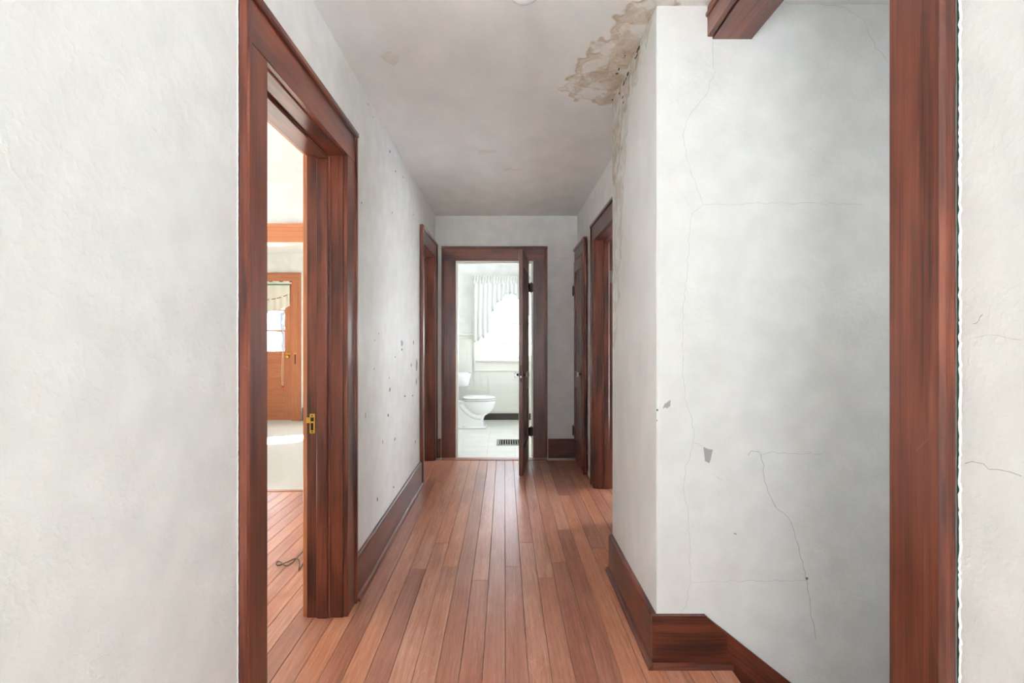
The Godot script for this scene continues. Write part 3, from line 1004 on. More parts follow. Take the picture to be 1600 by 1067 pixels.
	part_box(bd, "latch_bolt", Vector3(0.783, 0.875, 0.012), Vector3(0.792, 0.893, 0.024), M.chrome, 1, 0.002)
	for yy in [1.75, 0.27]:
		hinge(bd, Vector3(-0.002, yy, -0.020), Vector3(0.012, 0, 0.020), Vector3(0.0, 0, -0.022))

func build_chimney() -> void:
	var t := root("wall_chimney", "white plaster chimney breast with stained peeling side and cracked front", "wall", "structure")
	var H := CEIL + 0.02
	var s := st_new()
	# front face and hidden faces; the side is a sheet of its own over the same solid
	cbox(s, P(XC + 0.002, 0, DF), P(3.0, H, DC), 1, 0.0)
	cbox(s, P(0.80, -2.0, DF), P(3.0, 0, DC), 1, 0.0)
	mesh(t, "front_plaster", s, M.plaster)
	s = st_new()
	var g := []
	var uvs := []
	# rounded corner at the near edge, then the long side
	for r in 2:
		var y := CEIL * (1 - r)
		var row := []
		var ur := []
		for k in 5:
			var a := PI / 2 * k / 4.0
			row.append(P(XC + 0.012 - 0.012 * sin(a), y, DF - 0.0005 + 0.012 - 0.012 * cos(a)))
			ur.append(Vector2(0.012 * k / 5.0 / 0.88, float(r)))
		for k in range(1, 12):
			var dd := lerpf(DF + 0.012, DC, k / 11.0)
			row.append(P(XC, y, dd))
			ur.append(Vector2((dd - DF) / 0.88, float(r)))
		row.append(P(XC + 0.01, y, DC + 0.002))
		ur.append(Vector2(1, float(r)))
		g.append(row)
		uvs.append(ur)
	var du: Vector3 = g[0][6] - g[0][5]
	var fl := du.cross(g[1][5] - g[0][5]).dot(Vector3.LEFT) < 0
	grid(s, g, fl, false, uvs)
	mesh(t, "side_plaster", s, M.side_stain)
	var F := func(px, py): return P((px - 788.0) * DF / 890.0, 1.25 - (py - 527.0) * DF / 890.0, DF)
	var n := Vector3.BACK
	var C5 := func(a): return [1020.0 + a[0] / 2.882, 590.0 + a[1] / 2.882]
	var C6 := func(a): return [1020.0 + a[0] / 2.134, a[1] / 2.134]
	var lines := [
		[0.0011, 0, [[432, 350], [445, 328], [468, 332], [488, 345], [500, 420], [510, 490], [560, 590], [615, 630], [650, 740], [690, 900], [715, 1065], [735, 1180]]],
		[0.0006, 0, [[488, 345], [540, 335], [640, 345], [760, 343]]],
		[0.0005, 0, [[140, 0], [145, 90], [180, 190], [185, 290], [150, 400], [135, 500], [160, 600], [165, 740], [170, 900], [150, 1030], [125, 1065]]],
		[0.0005, 0, [[185, 290], [225, 312]]],
		[0.0004, 0, [[270, 430], [315, 462]]],
		[0.0005, 0, [[180, 918], [400, 915], [690, 912]]],
		[0.0005, 1, [[200, 142], [205, 240], [180, 310], [120, 390], [100, 450], [120, 550], [145, 620], [165, 683], [125, 720], [118, 850], [100, 1060], [100, 1260]]],
		[0.0005, 1, [[165, 683], [400, 676], [700, 682]]],
		[0.0006, 1, [[460, 10], [560, 15], [640, 25], [700, 60], [720, 110], [745, 160], [790, 215]]],
	]
	var sd := 1
	for l in lines:
		var pts := []
		for a in l[2]:
			var px: Array = (C5.call(a) if l[1] == 0 else C6.call(a))
			pts.append(F.call(px[0], px[1]))
		crack(t, pts, n, l[0], sd)
		sd += 1
	for c in [[0, [[45, 138], [52, 120], [80, 100], [78, 130], [70, 132], [66, 140], [58, 134]]], [0, [[228, 312], [250, 322], [270, 324], [262, 360], [255, 386], [235, 375]]], [0, [[362, 700], [372, 698], [380, 706], [370, 706]]], [1, [[688, 898], [700, 900], [696, 912], [690, 910]]], [1, [[15, 142], [25, 142], [25, 150], [17, 150]]], [1, [[15, 192], [20, 190], [20, 198]]]]:
		var pts := []
		for a in c[1]:
			var px: Array = C5.call(a)
			pts.append(F.call(px[0], px[1]))
		patch(t, "paint_chip", pts, n, 0.0005, M.chip if c[0] == 0 else M.chip_dark)
	# peeling plaster in the corner of ceiling and side wall: black patches painted for the shade in slits, and curled flakes
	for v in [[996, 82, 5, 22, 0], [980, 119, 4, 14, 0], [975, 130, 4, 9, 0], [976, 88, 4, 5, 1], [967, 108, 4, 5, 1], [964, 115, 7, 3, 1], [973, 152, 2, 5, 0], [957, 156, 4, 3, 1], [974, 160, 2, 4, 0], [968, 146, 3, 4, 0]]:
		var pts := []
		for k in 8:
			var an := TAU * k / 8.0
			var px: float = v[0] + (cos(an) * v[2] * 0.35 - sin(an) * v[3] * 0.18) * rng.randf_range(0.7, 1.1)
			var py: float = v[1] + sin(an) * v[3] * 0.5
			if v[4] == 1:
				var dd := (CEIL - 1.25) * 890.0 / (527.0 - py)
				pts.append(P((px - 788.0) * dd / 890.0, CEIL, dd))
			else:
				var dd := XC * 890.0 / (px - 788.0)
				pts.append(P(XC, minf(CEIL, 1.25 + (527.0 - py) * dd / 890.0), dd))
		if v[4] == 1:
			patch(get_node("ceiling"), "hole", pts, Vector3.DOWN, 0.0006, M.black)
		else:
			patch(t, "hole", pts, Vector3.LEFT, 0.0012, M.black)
	for i in 30:
		var dd := rng.randf_range(2.3, 3.03)
		var w := rng.randf_range(0.006, 0.020)
		var on_ceil := rng.randf() < 0.6
		var s2 := st_new()
		var rows := []
		var ang := rng.randf() * TAU
		for r in 4:
			var row := []
			for c in 4:
				var a := (r - 1.5) / 3.0 * w * rng.randf_range(0.8, 1.2)
				var b := (c - 1.5) / 3.0 * w * 1.6 * rng.randf_range(0.8, 1.2)
				var up := 0.0012 + 0.006 * pow((r + 0.2) / 3.0, 2.0) * (w / 0.02)
				var aa := a * cos(ang) - b * sin(ang)
				var bb := a * sin(ang) + b * cos(ang)
				if on_ceil:
					row.append(P(XC - 0.014 - absf(rng.randf() * 0.004) + aa - fposmod(i * 0.037, 0.07), CEIL - up, dd + bb))
				else:
					row.append(P(XC - up, CEIL - 0.015 + aa - fposmod(i * 0.029, 0.08), dd + bb))
			rows.append(row)
		grid(s2, rows, false)
		mesh(t, "plaster_flake", s2, M.flake)
	# hairline cracks on the near right wall
	var wn := get_node("wall_near_right")
	var NR := func(px, py):
		var dd: float = XN * 890.0 / (px - 788.0)
		return P(XN, 1.25 + (527.0 - py) * dd / 890.0, dd)
	sd = 50
	for l in [[0.0008, [[1521, 507], [1528, 500], [1536, 491]]], [0.0003, [[1525, 526], [1560, 526], [1598, 531]]], [0.0007, [[1508, 723], [1530, 724], [1545, 730], [1597, 744]]]]:
		var pts := []
		for a in l[1]:
			pts.append(NR.call(a[0], a[1]))
		crack(wn, pts, Vector3.LEFT, l[0], sd)
		sd += 1
	# cracks of the end wall
	var we := get_node("wall_end")
	for l in [[0.0014, [[707, 346], [707.5, 352]]], [0.0008, [[858, 402], [880, 404], [901, 403]]]]:
		var pts := []
		for a in l[1]:
			pts.append(P((a[0] - 788.0) * DE / 890.0, 1.25 - (a[1] - 527.0) * DE / 890.0, DE))
		crack(we, pts, Vector3.BACK, l[0], sd)
		sd += 1

func build_bathroom() -> void:
	# floor tiles
	var f := root("floor_bathroom", "pale square vinyl tile floor of the bathroom", "floor", "structure")
	# the floor leaves a hole for the heating duct
	var hole := Rect2(-0.068, 6.609, 0.306, 0.322)
	var us := st_new()
	for r in around(Rect2(-1.12, 5.90, 2.42, 2.80), hole):
		cbox(us, P(r.position.x, -0.2, r.position.y), P(r.end.x, -0.004, r.end.y), 0, 0.0)
	mesh(f, "underlay", us, M.vinyl)
	var ts := 0.305
	for i in 8:
		for j in 10:
			var tile := Rect2(-1.1 + i * ts, 5.905 + j * ts, ts, minf(ts, 8.66 - 5.905 - j * ts))
			if tile.size.y < 0.02:
				continue
			var tsurf := st_new()
			for r in around(tile, hole):
				cbox(tsurf, P(r.position.x + 0.0007, -0.004, r.position.y + 0.0007), P(r.end.x - 0.0007, 0.0, r.end.y - 0.0007), 0, 0.0008)
			mesh(f, "floor_tile", tsurf, M.vinyl if (i * 3 + j * 5) % 4 else M.vinyl2)
	# wainscot tiles on the back wall
	var w := root("wall_wainscot", "cream square tile wainscot on the bathroom back wall", "wall", "structure")
	for q in [[-1.0, -0.45, 1.30], [-0.45, 0.62, 0.75], [0.62, 1.2, 1.30]]:
		part_box(w, "backing", P(q[0], 0, 8.643), P(q[1], q[2], 8.65), M.cream, 1, 0.0)
	var tw := 0.108
	for i in 21:
		for j in 11:
			var x0 := -1.0 + i * tw
			var y0 := 0.10 + j * tw
			if x0 > 0.72:
				continue
			if x0 + tw > -0.45 and x0 < 0.62 and y0 + tw > 0.75:
				continue
			part_box(w, "wall_tile", P(x0 + 0.0008, y0 + 0.0008, 8.639), P(x0 + tw - 0.0008, y0 + tw - 0.0008, 8.643), M.tile, 1, 0.0008)
	part_box(w, "cap_rail", P(-1.0, 1.275, 8.615), P(-0.452, 1.31, 8.643), M.cream, 0, 0.006)
	part_box(w, "cap_rail", P(-1.0, 1.225, 8.630), P(-0.452, 1.272, 8.643), M.cream, 0, 0.004)
	var bb := root("baseboard_bathroom", "low dark baseboard under the bathroom tiles", "baseboard", "structure")
	part_box(bb, "board", P(-1.0, 0, 8.62), P(1.2, 0.098, 8.639), M.dark_base, 0, 0.005)
	# window
	var win := root("window_6", "white painted sash window of the bathroom letting in bright daylight", "window", "structure")
	var c0 := -0.451
	var c1 := 0.625
	for q in [["casing", c0, -0.287, 0.90, 2.06], ["casing", 0.46, c1, 0.90, 2.06], ["head_casing", c0, c1, 2.06, 2.175]]:
		part_box(win, q[0], P(q[1], q[3], 8.622), P(q[2], q[4], 8.65), M.cream, 1, 0.004)
	part_box(win, "backband", P(c0 - 0.012, 0.78, 8.612), P(c0 + 0.012, 2.185, 8.65), M.cream, 1, 0.004)
	part_box(win, "sill", P(c0 + 0.02, 0.885, 8.56), P(c1 - 0.02, 0.912, 8.66), M.cream, 0, 0.006)
	part_box(win, "apron", P(c0, 0.745, 8.625), P(c1, 0.885, 8.65), M.cream, 0, 0.004)
	part_box(win, "apron_bead", P(c0 - 0.01, 0.735, 8.615), P(c1 + 0.01, 0.757, 8.65), M.cream, 0, 0.004)
	var lo := [-0.287, 0.46]
	# lower sash
	for q in [[-0.287, -0.236, 0.912, 1.475], [0.41, 0.46, 0.912, 1.475], [-0.236, 0.41, 0.912, 0.972], [-0.236, 0.41, 1.440, 1.475]]:
		part_box(win, "lower_sash", P(q[0], q[2], 8.66), P(q[1], q[3], 8.695), M.cream, 1, 0.004)
	part_box(win, "pane", P(-0.236, 0.972, 8.676), P(0.41, 1.44, 8.679), M.pane, 1, 0.0)
	for q in [[-0.287, -0.236, 1.44, 2.06], [0.41, 0.46, 1.44, 2.06], [-0.236, 0.41, 1.44, 1.475], [-0.236, 0.41, 2.02, 2.06]]:
		part_box(win, "upper_sash", P(q[0], q[2], 8.70), P(q[1], q[3], 8.735), M.cream, 1, 0.004)
	part_box(win, "pane", P(-0.236, 1.475, 8.715), P(0.41, 2.02, 8.718), M.pane, 1, 0.0)
	part_box(win, "storm_rail", P(-0.287, 1.138, 8.78), P(0.46, 1.160, 8.795), M.blue_grey, 0, 0.002)
	part_box(win, "jamb", P(-0.287, 0.90, 8.65), P(-0.28, 2.06, 8.80), M.cream, 1, 0.0)
	# blind between curtain and glass
	var bl := root("window_blind", "white slatted blind half lowered in the bathroom window", "blind")
	bl.position = P(0.087, 1.575, 8.668)
	part_box(bl, "bottom_rail", Vector3(-0.315, 0.0, -0.012), Vector3(0.315, 0.036, 0.012), M.slat, 0, 0.003)
	for k in 20:
		var sl := st_new()
		var y0 := 0.036 + k * 0.0225
		prism(sl, [Vector2(y0, 0.007), Vector2(y0 + 0.001, 0.008), Vector2(y0 + 0.0245, -0.006), Vector2(y0 + 0.0235, -0.007)], Vector3(-0.31, 0, 0), Vector3.UP, Vector3.BACK, Vector3(0.62, 0, 0))
		mesh(bl, "slat", sl, M.slat)
	for xx in [-0.26, -0.12, 0.11, 0.26]:
		var sc := st_new()
		tube(sc, [Vector3(xx, 0.0, 0.0105), Vector3(xx, 0.48, 0.0105)], 0.0015, 5)
		mesh(bl, "ladder_cord", sc, M.cord)
	# curtain
	var rod := root("curtain_rod", "white curtain rod holding the lace swag over the bathroom window", "curtain rod")
	rod.position = P(0.087, 2.13, 8.555)
	var s := st_new()
	tube(s, [Vector3(-0.56, 0, 0), Vector3(0.56, 0, 0)], 0.008, 8)
	mesh(rod, "pole", s, M.cream)
	for xx in [-0.55, 0.55]:
		part_box(rod, "bracket", Vector3(xx - 0.01, -0.02, -0.068), Vector3(xx + 0.01, 0.02, 0.0), M.cream, 1, 0.002)
	var cu := root("lace_curtain", "sheer white lace swag curtain with pleated middle over the bathroom window", "curtain")
	cu.position = P(0.087, 2.13, 8.555)
	var edge := [[-0.545, 1.17], [-0.50, 1.20], [-0.455, 1.225], [-0.44, 1.27], [-0.39, 1.245], [-0.33, 1.33], [-0.30, 1.46], [-0.275, 1.63], [-0.235, 1.66], [-0.215, 1.75], [-0.13, 1.81], [-0.09, 1.88], [-0.06, 1.90], [0.0, 1.905]]
	var rows := []
	for r in 15:
		var row := []
		for c in 161:
			var x := -0.545 + 1.09 * c / 160.0
			var ax := -absf(x)
			var bt := 1.905
			for i in edge.size() - 1:
				if ax >= edge[i][0] and ax <= edge[i + 1][0]:
					bt = lerpf(edge[i][1], edge[i + 1][1], (ax - edge[i][0]) / (edge[i + 1][0] - edge[i][0]))
			bt += 0.012 * sin(x * 160.0)
			var v := r / 14.0
			var y := lerpf(-0.03, bt - 2.13, v)
			row.append(Vector3(x, y, 0.012 + (0.010 + 0.016 * v) * sin(x * 95.0 + 0.8 * sin(x * 9.0))))
		rows.append(row)
	s = st_new()
	grid(s, rows)
	mesh(cu, "lace_panel", s, M.lace)
	rows = []
	for r in 6:
		var row := []
		for c in 161:
			var x := -0.545 + 1.09 * c / 160.0
			var v := r / 5.0
			row.append(Vector3(x, lerpf(0.035, -0.075, v) + (0.008 * sin(x * 120.0) if r == 5 or r == 0 else 0.0), 0.018 + 0.006 * sin(x * 150.0 + v * 2.0)))
		rows.append(row)
	s = st_new()
	grid(s, rows)
	mesh(cu, "heading", s, M.lace_thick)
	rows = []
	for r in 2:
		var row := []
		for c in 161:
			var g: Vector3 = Vector3.ZERO
			var x := -0.545 + 1.09 * c / 160.0
			var ax := -absf(x)
			var bt := 1.905
			for i in edge.size() - 1:
				if ax >= edge[i][0] and ax <= edge[i + 1][0]:
					bt = lerpf(edge[i][1], edge[i + 1][1], (ax - edge[i][0]) / (edge[i + 1][0] - edge[i][0]))
			g = Vector3(x, bt - 2.13 + 0.012 * sin(x * 160.0) + (0.022 if r == 0 else -0.006), 0.016 + 0.026 * sin(x * 95.0 + 0.8 * sin(x * 9.0)))
			row.append(g)
		rows.append(row)
	s = st_new()
	grid(s, rows)
	mesh(cu, "scalloped_hem", s, M.lace_thick)
	# toilet, seen from its side, facing right
	var t := root("toilet", "white old fashioned toilet with closed lid seen from the side", "toilet")
	t.position = P(-0.36, 0, 7.88)
	s = st_new()
	# bowl: lower half of an egg with a rolled rim
	var g := []
	for q in [[0.165, 0.0], [0.168, 0.25], [0.185, 0.48], [0.215, 0.68], [0.25, 0.82], [0.29, 0.92], [0.325, 0.965], [0.338, 0.975], [0.342, 1.0], [0.372, 1.0], [0.380, 0.97], [0.381, 0.0]]:
		var row := []
		for k in 41:
			var a := TAU * k / 40.0
			var ca := cos(a)
			row.append(Vector3(0.02 + 0.222 * q[1] * (ca if ca > 0 else ca * 1.08), q[0], 0.182 * q[1] * sin(a)))
		g.append(row)
	var nn: Vector3 = (g[5][1] - g[5][0]).cross(g[6][0] - g[5][0])
	grid(s, g, nn.dot(Vector3(1, 0, 0)) < 0, true)
	mesh(t, "bowl", s, M.porcelain)
	s = st_new()
	prism(s, [Vector2(-0.36, 0.022), Vector2(0.098, 0.022), Vector2(0.085, 0.04), Vector2(0.074, 0.08), Vector2(0.074, 0.13), Vector2(0.088, 0.17), Vector2(0.12, 0.205), Vector2(0.0, 0.30), Vector2(-0.2, 0.36), Vector2(-0.36, 0.36)], Vector3(0, 0, -0.098), Vector3.RIGHT, Vector3.UP, Vector3(0, 0, 0.196))
	mesh(t, "pedestal", s, M.porcelain)
	part_box(t, "foot", Vector3(-0.365, 0, -0.118), Vector3(0.115, 0.03, 0.118), M.porcelain, 0, 0.008)
	for z in [-0.075, 0.075]:
		s = st_new()
		var tp := []
		for k in 13:
			var u := k / 12.0
			tp.append(Vector3(lerpf(-0.24, 0.035, u), 0.33 - 0.20 * sin(u * PI * 0.5) + 0.03 * u * u, z))
		tube(s, tp, 0.042, 14)
		mesh(t, "trapway", s, M.porcelain)
	s = st_new()
	seat_slab(s, 0.386, 0.404, -0.215, 0.246, 0.190)
	mesh(t, "seat", s, M.seat)
	s = st_new()
	seat_slab(s, 0.409, 0.434, -0.215, 0.236, 0.185)
	mesh(t, "lid", s, M.seat)
	part_box(t, "back_shelf", Vector3(-0.36, 0.335, -0.10), Vector3(-0.16, 0.383, 0.10), M.porcelain, 0, 0.012)
	for z in [-0.07, 0.07]:
		s = st_new()
		tube(s, [Vector3(-0.205, 0.40, z - 0.02), Vector3(-0.205, 0.40, z + 0.02)], 0.010, 8)
		mesh(t, "hinge_post", s, M.seat)
		s = st_new()
		lathe(s, [Vector2(0.010, 0.0), Vector2(0.010, 0.006), Vector2(0.004, 0.018), Vector2(0.0, 0.02)], Vector3(-0.20, 0.018, z * 1.45), Vector3.UP, 8)
		mesh(t, "floor_bolt", s, M.bronze)
	s = st_new()
	lathe(s, [Vector2(0.0, 0.002), Vector2(0.012, 0.002), Vector2(0.012, 0.0)], Vector3(-0.34, 0.16, 0.113), Vector3.BACK, 10)
	mesh(t, "side_hole", s, M.black)
	s = st_new()
	tube(s, [Vector3(-0.335, 0.375, 0.0), Vector3(-0.335, 0.60, 0.0)], 0.024, 12)
	mesh(t, "flush_pipe", s, M.porcelain)
	for yy in [0.375, 0.545]:
		s = st_new()
		lathe(s, [Vector2(0.024, 0.0), Vector2(0.034, 0.002), Vector2(0.034, 0.026), Vector2(0.024, 0.028)], Vector3(-0.335, yy, 0), Vector3.UP, 8)
		mesh(t, "pipe_nut", s, M.chrome)
	# the tank on the wall
	part_box(t, "tank", Vector3(-0.64, 0.60, -0.24), Vector3(-0.305, 0.95, 0.18), M.porcelain, 1, 0.02)
	# sink
	var k := root("wall_sink", "white wall hung porcelain sink behind the toilet", "sink")
	k.position = P(-0.74, 0.54, 8.28)
	s = st_new()
	var sr := []
	for q in [[0.0, 0.20, 0.16], [0.02, 0.235, 0.19], [0.12, 0.25, 0.205], [0.15, 0.258, 0.21], [0.185, 0.262, 0.214], [0.195, 0.255, 0.207], [0.19, 0.225, 0.18], [0.12, 0.18, 0.14], [0.08, 0.05, 0.05], [0.078, 0.0, 0.0]]:
		var row := []
		for i in 41:
			var a := TAU * i / 40.0
			row.append(Vector3(q[1] * signf(cos(a)) * pow(absf(cos(a)), 0.4), q[0], q[2] * signf(sin(a)) * pow(absf(sin(a)), 0.4)))
		sr.append(row)
	nn = (sr[2][1] - sr[2][0]).cross(sr[3][0] - sr[2][0])
	grid(s, sr, nn.dot(Vector3(1, 0, 0)) < 0, true)
	mesh(k, "basin", s, M.porcelain)
	part_box(k, "back_ledge", Vector3(-0.26, 0.15, -0.21), Vector3(-0.16, 0.225, 0.21), M.porcelain, 1, 0.012)
	s = st_new()
	tube(s, [Vector3(-0.19, 0.22, 0), Vector3(-0.19, 0.28, 0), Vector3(-0.16, 0.30, 0), Vector3(-0.10, 0.29, 0), Vector3(-0.085, 0.265, 0)], 0.011, 8)
	mesh(k, "faucet", s, M.chrome)
	# register
	var v := root("floor_register", "metal floor register with dark slots in the bathroom floor", "floor vent")
	v.position = P(0.085, 0.0, 6.77)
	for q in [[-0.152, -0.148, -0.16, 0.16], [0.148, 0.152, -0.16, 0.16], [-0.148, 0.148, -0.16, -0.156], [-0.148, 0.148, 0.156, 0.16]]:
		part_box(v, "duct_wall", Vector3(q[0], -0.30, q[2]), Vector3(q[1], -0.001, q[3]), M.iron, 1, 0.0)
	part_box(v, "duct_bend", Vector3(-0.152, -0.31, -0.16), Vector3(0.152, -0.30, 0.16), M.iron, 0, 0.0)
	for q in [[-0.176, -0.142, -0.187, 0.187], [0.142, 0.176, -0.187, 0.187], [-0.142, 0.142, -0.187, -0.15], [-0.142, 0.142, 0.15, 0.187]]:
		part_box(v, "frame", Vector3(q[0], 0.0, q[2]), Vector3(q[1], 0.006, q[3]), M.iron, 0, 0.0015)
	for i in 10:
		var xx := -0.142 + 0.0284 * (i + 0.5)
		part_box(v, "bar", Vector3(xx - 0.006, 0.0012, -0.15), Vector3(xx + 0.006, 0.005, 0.15), M.iron, 2, 0.001)

# what is left of rectangle a when h is cut out
func around(a: Rect2, h: Rect2) -> Array:
	var c := a.intersection(h)
	if not a.intersects(h) or c.size.x <= 0.0 or c.size.y <= 0.0:
		return [a]
	var out := []
	for r in [Rect2(a.position.x, a.position.y, c.position.x - a.position.x, a.size.y), Rect2(c.end.x, a.position.y, a.end.x - c.end.x, a.size.y), Rect2(c.position.x, a.position.y, c.size.x, c.position.y - a.position.y), Rect2(c.position.x, c.end.y, c.size.x, a.end.y - c.end.y)]:
		if r.size.x > 0.004 and r.size.y > 0.004:
			out.append(r)
	return out

func seat_slab(s: SurfaceTool, y0: float, y1: float, x0: float, x1: float, hw: float) -> void:
	var g := []
	var hh := (y1 - y0) / 2
	for q in [[y0, 0.0], [y0, 0.95], [y0 + hh * 0.4, 0.99], [y0 + hh, 1.0], [y1 - hh * 0.4, 0.99], [y1, 0.95], [y1 + hh * 0.2, 0.5], [y1 + hh * 0.25, 0.0]]:
		var row := []
		for k in 41:
			var a := TAU * k / 40.0
			var cx := (x0 + x1) / 2
			var hx := (x1 - x0) / 2
			var ca := cos(a)
			var px := hx * signf(ca) * pow(absf(ca), 0.6 if ca < 0 else 1.0)
			row.append(Vector3(cx + px * q[1], q[0], hw * sin(a) * q[1]))
		g.append(row)
	var nn: Vector3 = (g[3][1] - g[3][0]).cross(g[4][0] - g[3][0])
	grid(s, g, nn.dot(Vector3(1, 0, 0)) < 0, true)

func build_kitchen() -> void:
	var f := root("floor_kitchen", "pale beige kitchen floor with a strip of sunlight", "floor", "structure")
	part_box(f, "covering", P(-5.5, -0.2, 4.655), P(-0.9, 0.0, 8.72), M.carpet, 0, 0.0)
	door_trim("trim_7", "bright orange brown casing of the opening between dining room and kitchen", T_front(-2.947, 4.65), 1.32, 2.02, 0.15, {"mat": M.orange, "jamb": M.cream})
	door_trim("trim_8", "orange brown casing round the glazed kitchen back door", T_front(-4.078, 8.56), 0.88, 2.07, 0.20, {"mat": M.orange, "cw": 0.135, "both": false})
	skirting("baseboard_kitchen", "dark baseboard beside the kitchen back door", T_front(-3.03, 8.56), 1.8, M.dark_base, false)
	# back door
	var d := root("door_3", "brown glazed back door with three panels below the panes", "door", "structure")
	d.position = P(-4.073, 0.004, 8.62)
	var m: Material = M.orange
	var dm: Material = M.orange
	var W := 0.87
	part_box(d, "stile", Vector3(0, 0, 0), Vector3(0.105, 2.055, 0.04), dm, 1, 0.003)
	part_box(d, "stile", Vector3(W - 0.105, 0, 0), Vector3(W, 2.055, 0.04), dm, 1, 0.003)
	for q in [[0.0, 0.12], [0.385, 0.46], [0.635, 0.715], [0.91, 1.035], [1.93, 2.055]]:
		part_box(d, "rail", Vector3(0.105, q[0], 0.0005), Vector3(W - 0.105, q[1], 0.0395), dm, 0, 0.003)
	for q in [[0.12, 0.385], [0.46, 0.635], [0.715, 0.91]]:
		part_box(d, "panel", Vector3(0.105, q[0], 0.012), Vector3(W - 0.105, q[1], 0.026), dm, 0, 0.001)
	part_box(d, "muntin", Vector3(W / 2 - 0.012, 1.035, 0.006), Vector3(W / 2 + 0.012, 1.93, 0.036), dm, 1, 0.002)
	for yy in [1.345, 1.655]:
		part_box(d, "muntin", Vector3(0.105, yy - 0.012, 0.006), Vector3(W - 0.105, yy + 0.012, 0.036), dm, 0, 0.002)
	for c in 2:
		var x0 := 0.105 if c == 0 else W / 2 + 0.012
		var x1 := W / 2 - 0.012 if c == 0 else W - 0.105
		for q in [[1.035, 1.333], [1.357, 1.643], [1.667, 1.93]]:
			part_box(d, "pane", Vector3(x0, q[0], 0.018), Vector3(x1, q[1], 0.021), M.pane, 1, 0.0)
	part_box(d, "storm_rail", Vector3(0.06, 1.085, -0.06), Vector3(W - 0.06, 1.10, -0.05), M.blue_grey, 0, 0.001)
	knob(d, Vector3(W - 0.055, 0.955, 0.04), Vector3.BACK, M.brass, 0.0)
	part_box(d, "lock_plate", Vector3(W - 0.095, 0.985, 0.04), Vector3(W - 0.015, 1.01, 0.048), M.brass, 0, 0.001)
	var t8 := get_node("trim_8")
	part_box(t8, "bolt_keeper", Vector3(0.88 + 0.055, 0.85, 0.02), Vector3(0.88 + 0.07, 1.02, 0.026), M.bronze, 1, 0.001)
	part_box(t8, "bolt_knob", Vector3(0.88 + 0.048, 0.995, 0.02), Vector3(0.88 + 0.082, 1.02, 0.034), M.brass, 1, 0.002)
	# valance on the door
	var v := root("door_valance", "cream cloth valance with green band over the back door panes", "curtain")
	v.position = P(-3.62, 1.9, 8.535)
	var parts := [["cloth", M.cloth, 0.19, -0.09, 0.0], ["green_band", M.cloth_green, 0.150, 0.128, 0.006], ["ruffle", M.cloth, -0.07, -0.27, 0.004], ["piping", M.cloth_brown, -0.085, -0.098, 0.010]]
	for q in parts:
		var rows := []
		for r in 5:
			var row := []
			for c in 61:
				var u := c / 60.0
				var x := -0.40 + 0.80 * u
				var hang := 0.0
				if q[0] != "green_band":
					hang = 0.09 * pow(absf(u - 0.5) * 2.0, 2.0)
				var y: float = lerpf(q[2], q[3], r / 4.0)
				if q[0] == "cloth":
					y += hang * r / 4.0
				elif q[0] != "green_band":
					y += hang
				var amp := 0.012 if q[0] == "ruffle" else 0.004
				row.append(Vector3(x * (1.0 + 0.06 * (0.19 - y)), y, q[4] + amp * sin(x * (70.0 if q[0] == "ruffle" else 40.0))))
			rows.append(row)
		var s := st_new()
		grid(s, rows)
		mesh(v, q[0], s, q[1])
	var s2 := st_new()
	tube(s2, [Vector3(-0.42, 0.185, -0.006), Vector3(0.44, 0.185, -0.006)], 0.006, 6)
	mesh(v, "rod", s2, M.bronze)
	# pull cord
	var pc := root("pull_cord", "thin beige pull cord with a red bead on the back door", "cord")
	pc.position = P(-3.315, 0.50, 8.535)
	s2 = st_new()
	tube(s2, [Vector3(-0.012, 1.35, 0.0), Vector3(-0.006, 0.6, 0.002), Vector3(-0.022, 0.2, 0.004), Vector3(-0.012, 0.02, 0.0)], 0.003, 5)
	tube(s2, [Vector3(0.0, 1.35, 0.0), Vector3(0.004, 0.6, 0.002), Vector3(0.0, 0.2, 0.004), Vector3(0.0, 0.02, 0.0)], 0.003, 5)
	mesh(pc, "string", s2, M.cord)
	s2 = st_new()
	lathe(s2, [Vector2(0, 0.03), Vector2(0.012, 0.025), Vector2(0.017, 0.01), Vector2(0.014, -0.005), Vector2(0, -0.01)], Vector3(-0.004, 0, 0), Vector3.UP, 10)
	mesh(pc, "bead", s2, M.red)

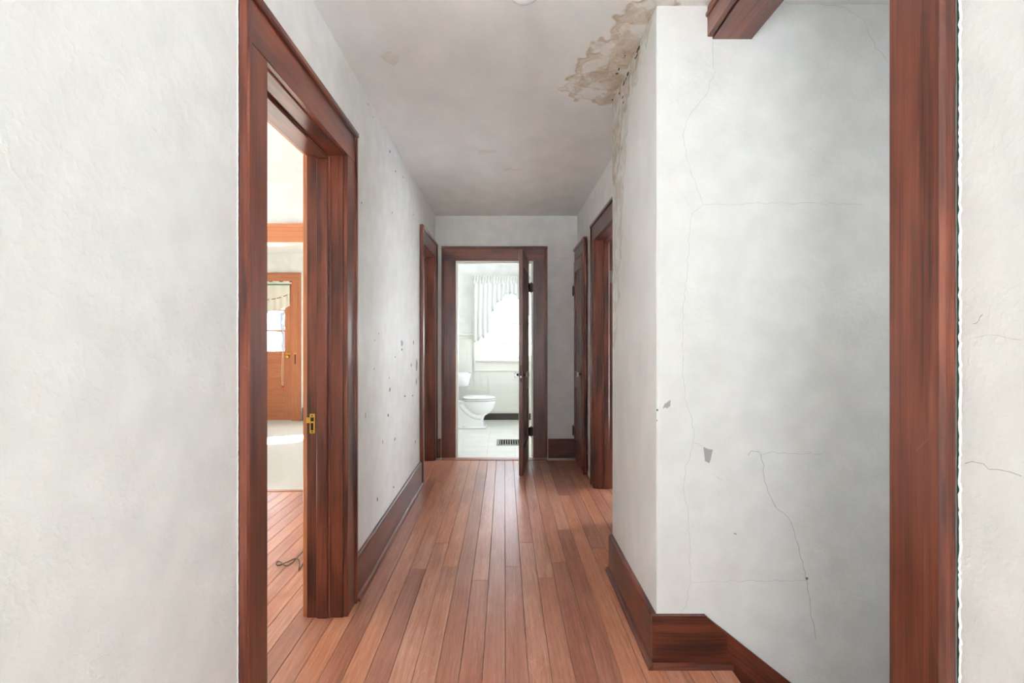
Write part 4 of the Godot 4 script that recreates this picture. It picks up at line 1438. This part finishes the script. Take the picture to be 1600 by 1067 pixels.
func build_details() -> void:
	# loose cable on the dining room floor
	var px := [[480, 856], [474, 861], [470, 865], [466, 869], [462, 873.5], [457, 879], [453, 882], [450, 883.5], [447, 884], [443, 882], [440, 879], [437, 877.3], [434, 877], [431.8, 879], [431.5, 881.5], [434, 883.5], [438, 882.5], [443, 880.5], [449, 878], [454, 875.5], [460, 873], [464, 872.5], [467, 874.5], [468.3, 879], [467.8, 885], [467, 892], [469, 888.5], [472, 882.5], [475, 878], [480, 873]]
	var pts := []
	for i in px.size():
		var y := 0.006 + 0.012 * (0.5 + 0.5 * sin(i * 0.9))
		var d: float = (1.25 - y) * 890.0 / (px[i][1] - 527.0)
		pts.append(P((px[i][0] - 788.0) * d / 890.0, y, d))
	var c := root("loose_cable", "thin brown cable lying in a loop on the dining room planks", "cable")
	c.position = pts[0] * Vector3(1, 0, 1)
	for i in pts.size():
		pts[i] -= c.position
	var s := st_new()
	tube(s, pts, 0.0035, 6)
	mesh(c, "wire", s, M.cable)
	# ceiling lamp
	var l := root("ceiling_lamp", "small white opal glass globe lamp on the hallway ceiling", "lamp")
	l.position = P(0.066, CEIL, 1.88)
	s = st_new()
	lathe(s, [Vector2(0.0, 0.0), Vector2(0.062, 0.0), Vector2(0.062, -0.008), Vector2(0.045, -0.022), Vector2(0.035, -0.03)], Vector3.ZERO, Vector3.UP, 24)
	mesh(l, "canopy", s, M.cream)
	s = st_new()
	var prof := [Vector2(0.034, -0.026), Vector2(0.034, -0.034)]
	for k in 13:
		var a := -PI * 0.42 + (PI * 0.92) * k / 12.0
		prof.append(Vector2(0.064 * cos(a), -0.096 - 0.064 * sin(a)))
	prof.append(Vector2(0.0, -0.160))
	lathe(s, prof, Vector3.ZERO, Vector3.UP, 28)
	mesh(l, "globe", s, M.opal)

func branch(s: SurfaceTool, a: Vector3, dir: Vector3, L: float, r: float, lvl: int) -> void:
	var b := a + dir * L
	tube(s, [a, a.lerp(b, 0.5) + Vector3(rng.randf_range(-1, 1), 0, rng.randf_range(-1, 1)) * L * 0.04, b], r, 6)
	if lvl == 0:
		return
	for k in 3:
		var nd := (dir + Vector3(rng.randf_range(-0.8, 0.8), rng.randf_range(-0.1, 0.5), rng.randf_range(-0.8, 0.8))).normalized()
		branch(s, a.lerp(b, rng.randf_range(0.5, 1.0)), nd, L * rng.randf_range(0.55, 0.75), r * 0.55, lvl - 1)

func build_outside() -> void:
	wall("ground", "snowy white ground outside the house", [[-60, 60, -0.75, -0.6, -40, 9.4]], M.snow, "ground")
	wall("darkened_yard", "ground behind the house made darker to cut window glare", [[-60, 60, -0.75, -0.6, 9.4, 80]], M.yard, "ground")  # ground split off here and darkened so the panes glare less
	wall("foundation", "grey foundation under the house", [[-5.65, 0.8, -0.6, -0.22, -3.75, 8.8]], M.shingle, "foundation")
	for v in [[-6.55, 15.0, 0.16], [-5.1, 13.0, 0.12]]:
		var t := root("bare_tree", "bare dark winter tree outside the kitchen back door, " + ("the thicker one" if v[2] > 0.14 else "the thinner one"), "tree", "", "bare trees outside")
		t.position = P(v[0], -0.6, v[1])
		var s := st_new()
		tube(s, [Vector3.ZERO, Vector3(0.05, 1.2, 0), Vector3(-0.05, 2.4, 0.05)], v[2], 8)
		mesh(t, "trunk", s, M.bark)
		s = st_new()
		for k in 4:
			branch(s, Vector3(0.0, 1.3 + k * 0.35, 0), Vector3(rng.randf_range(-0.7, 0.7), 1.0, rng.randf_range(-0.5, 0.5)).normalized(), 1.5, v[2] * 0.45, 3)
		mesh(t, "branches", s, M.bark)
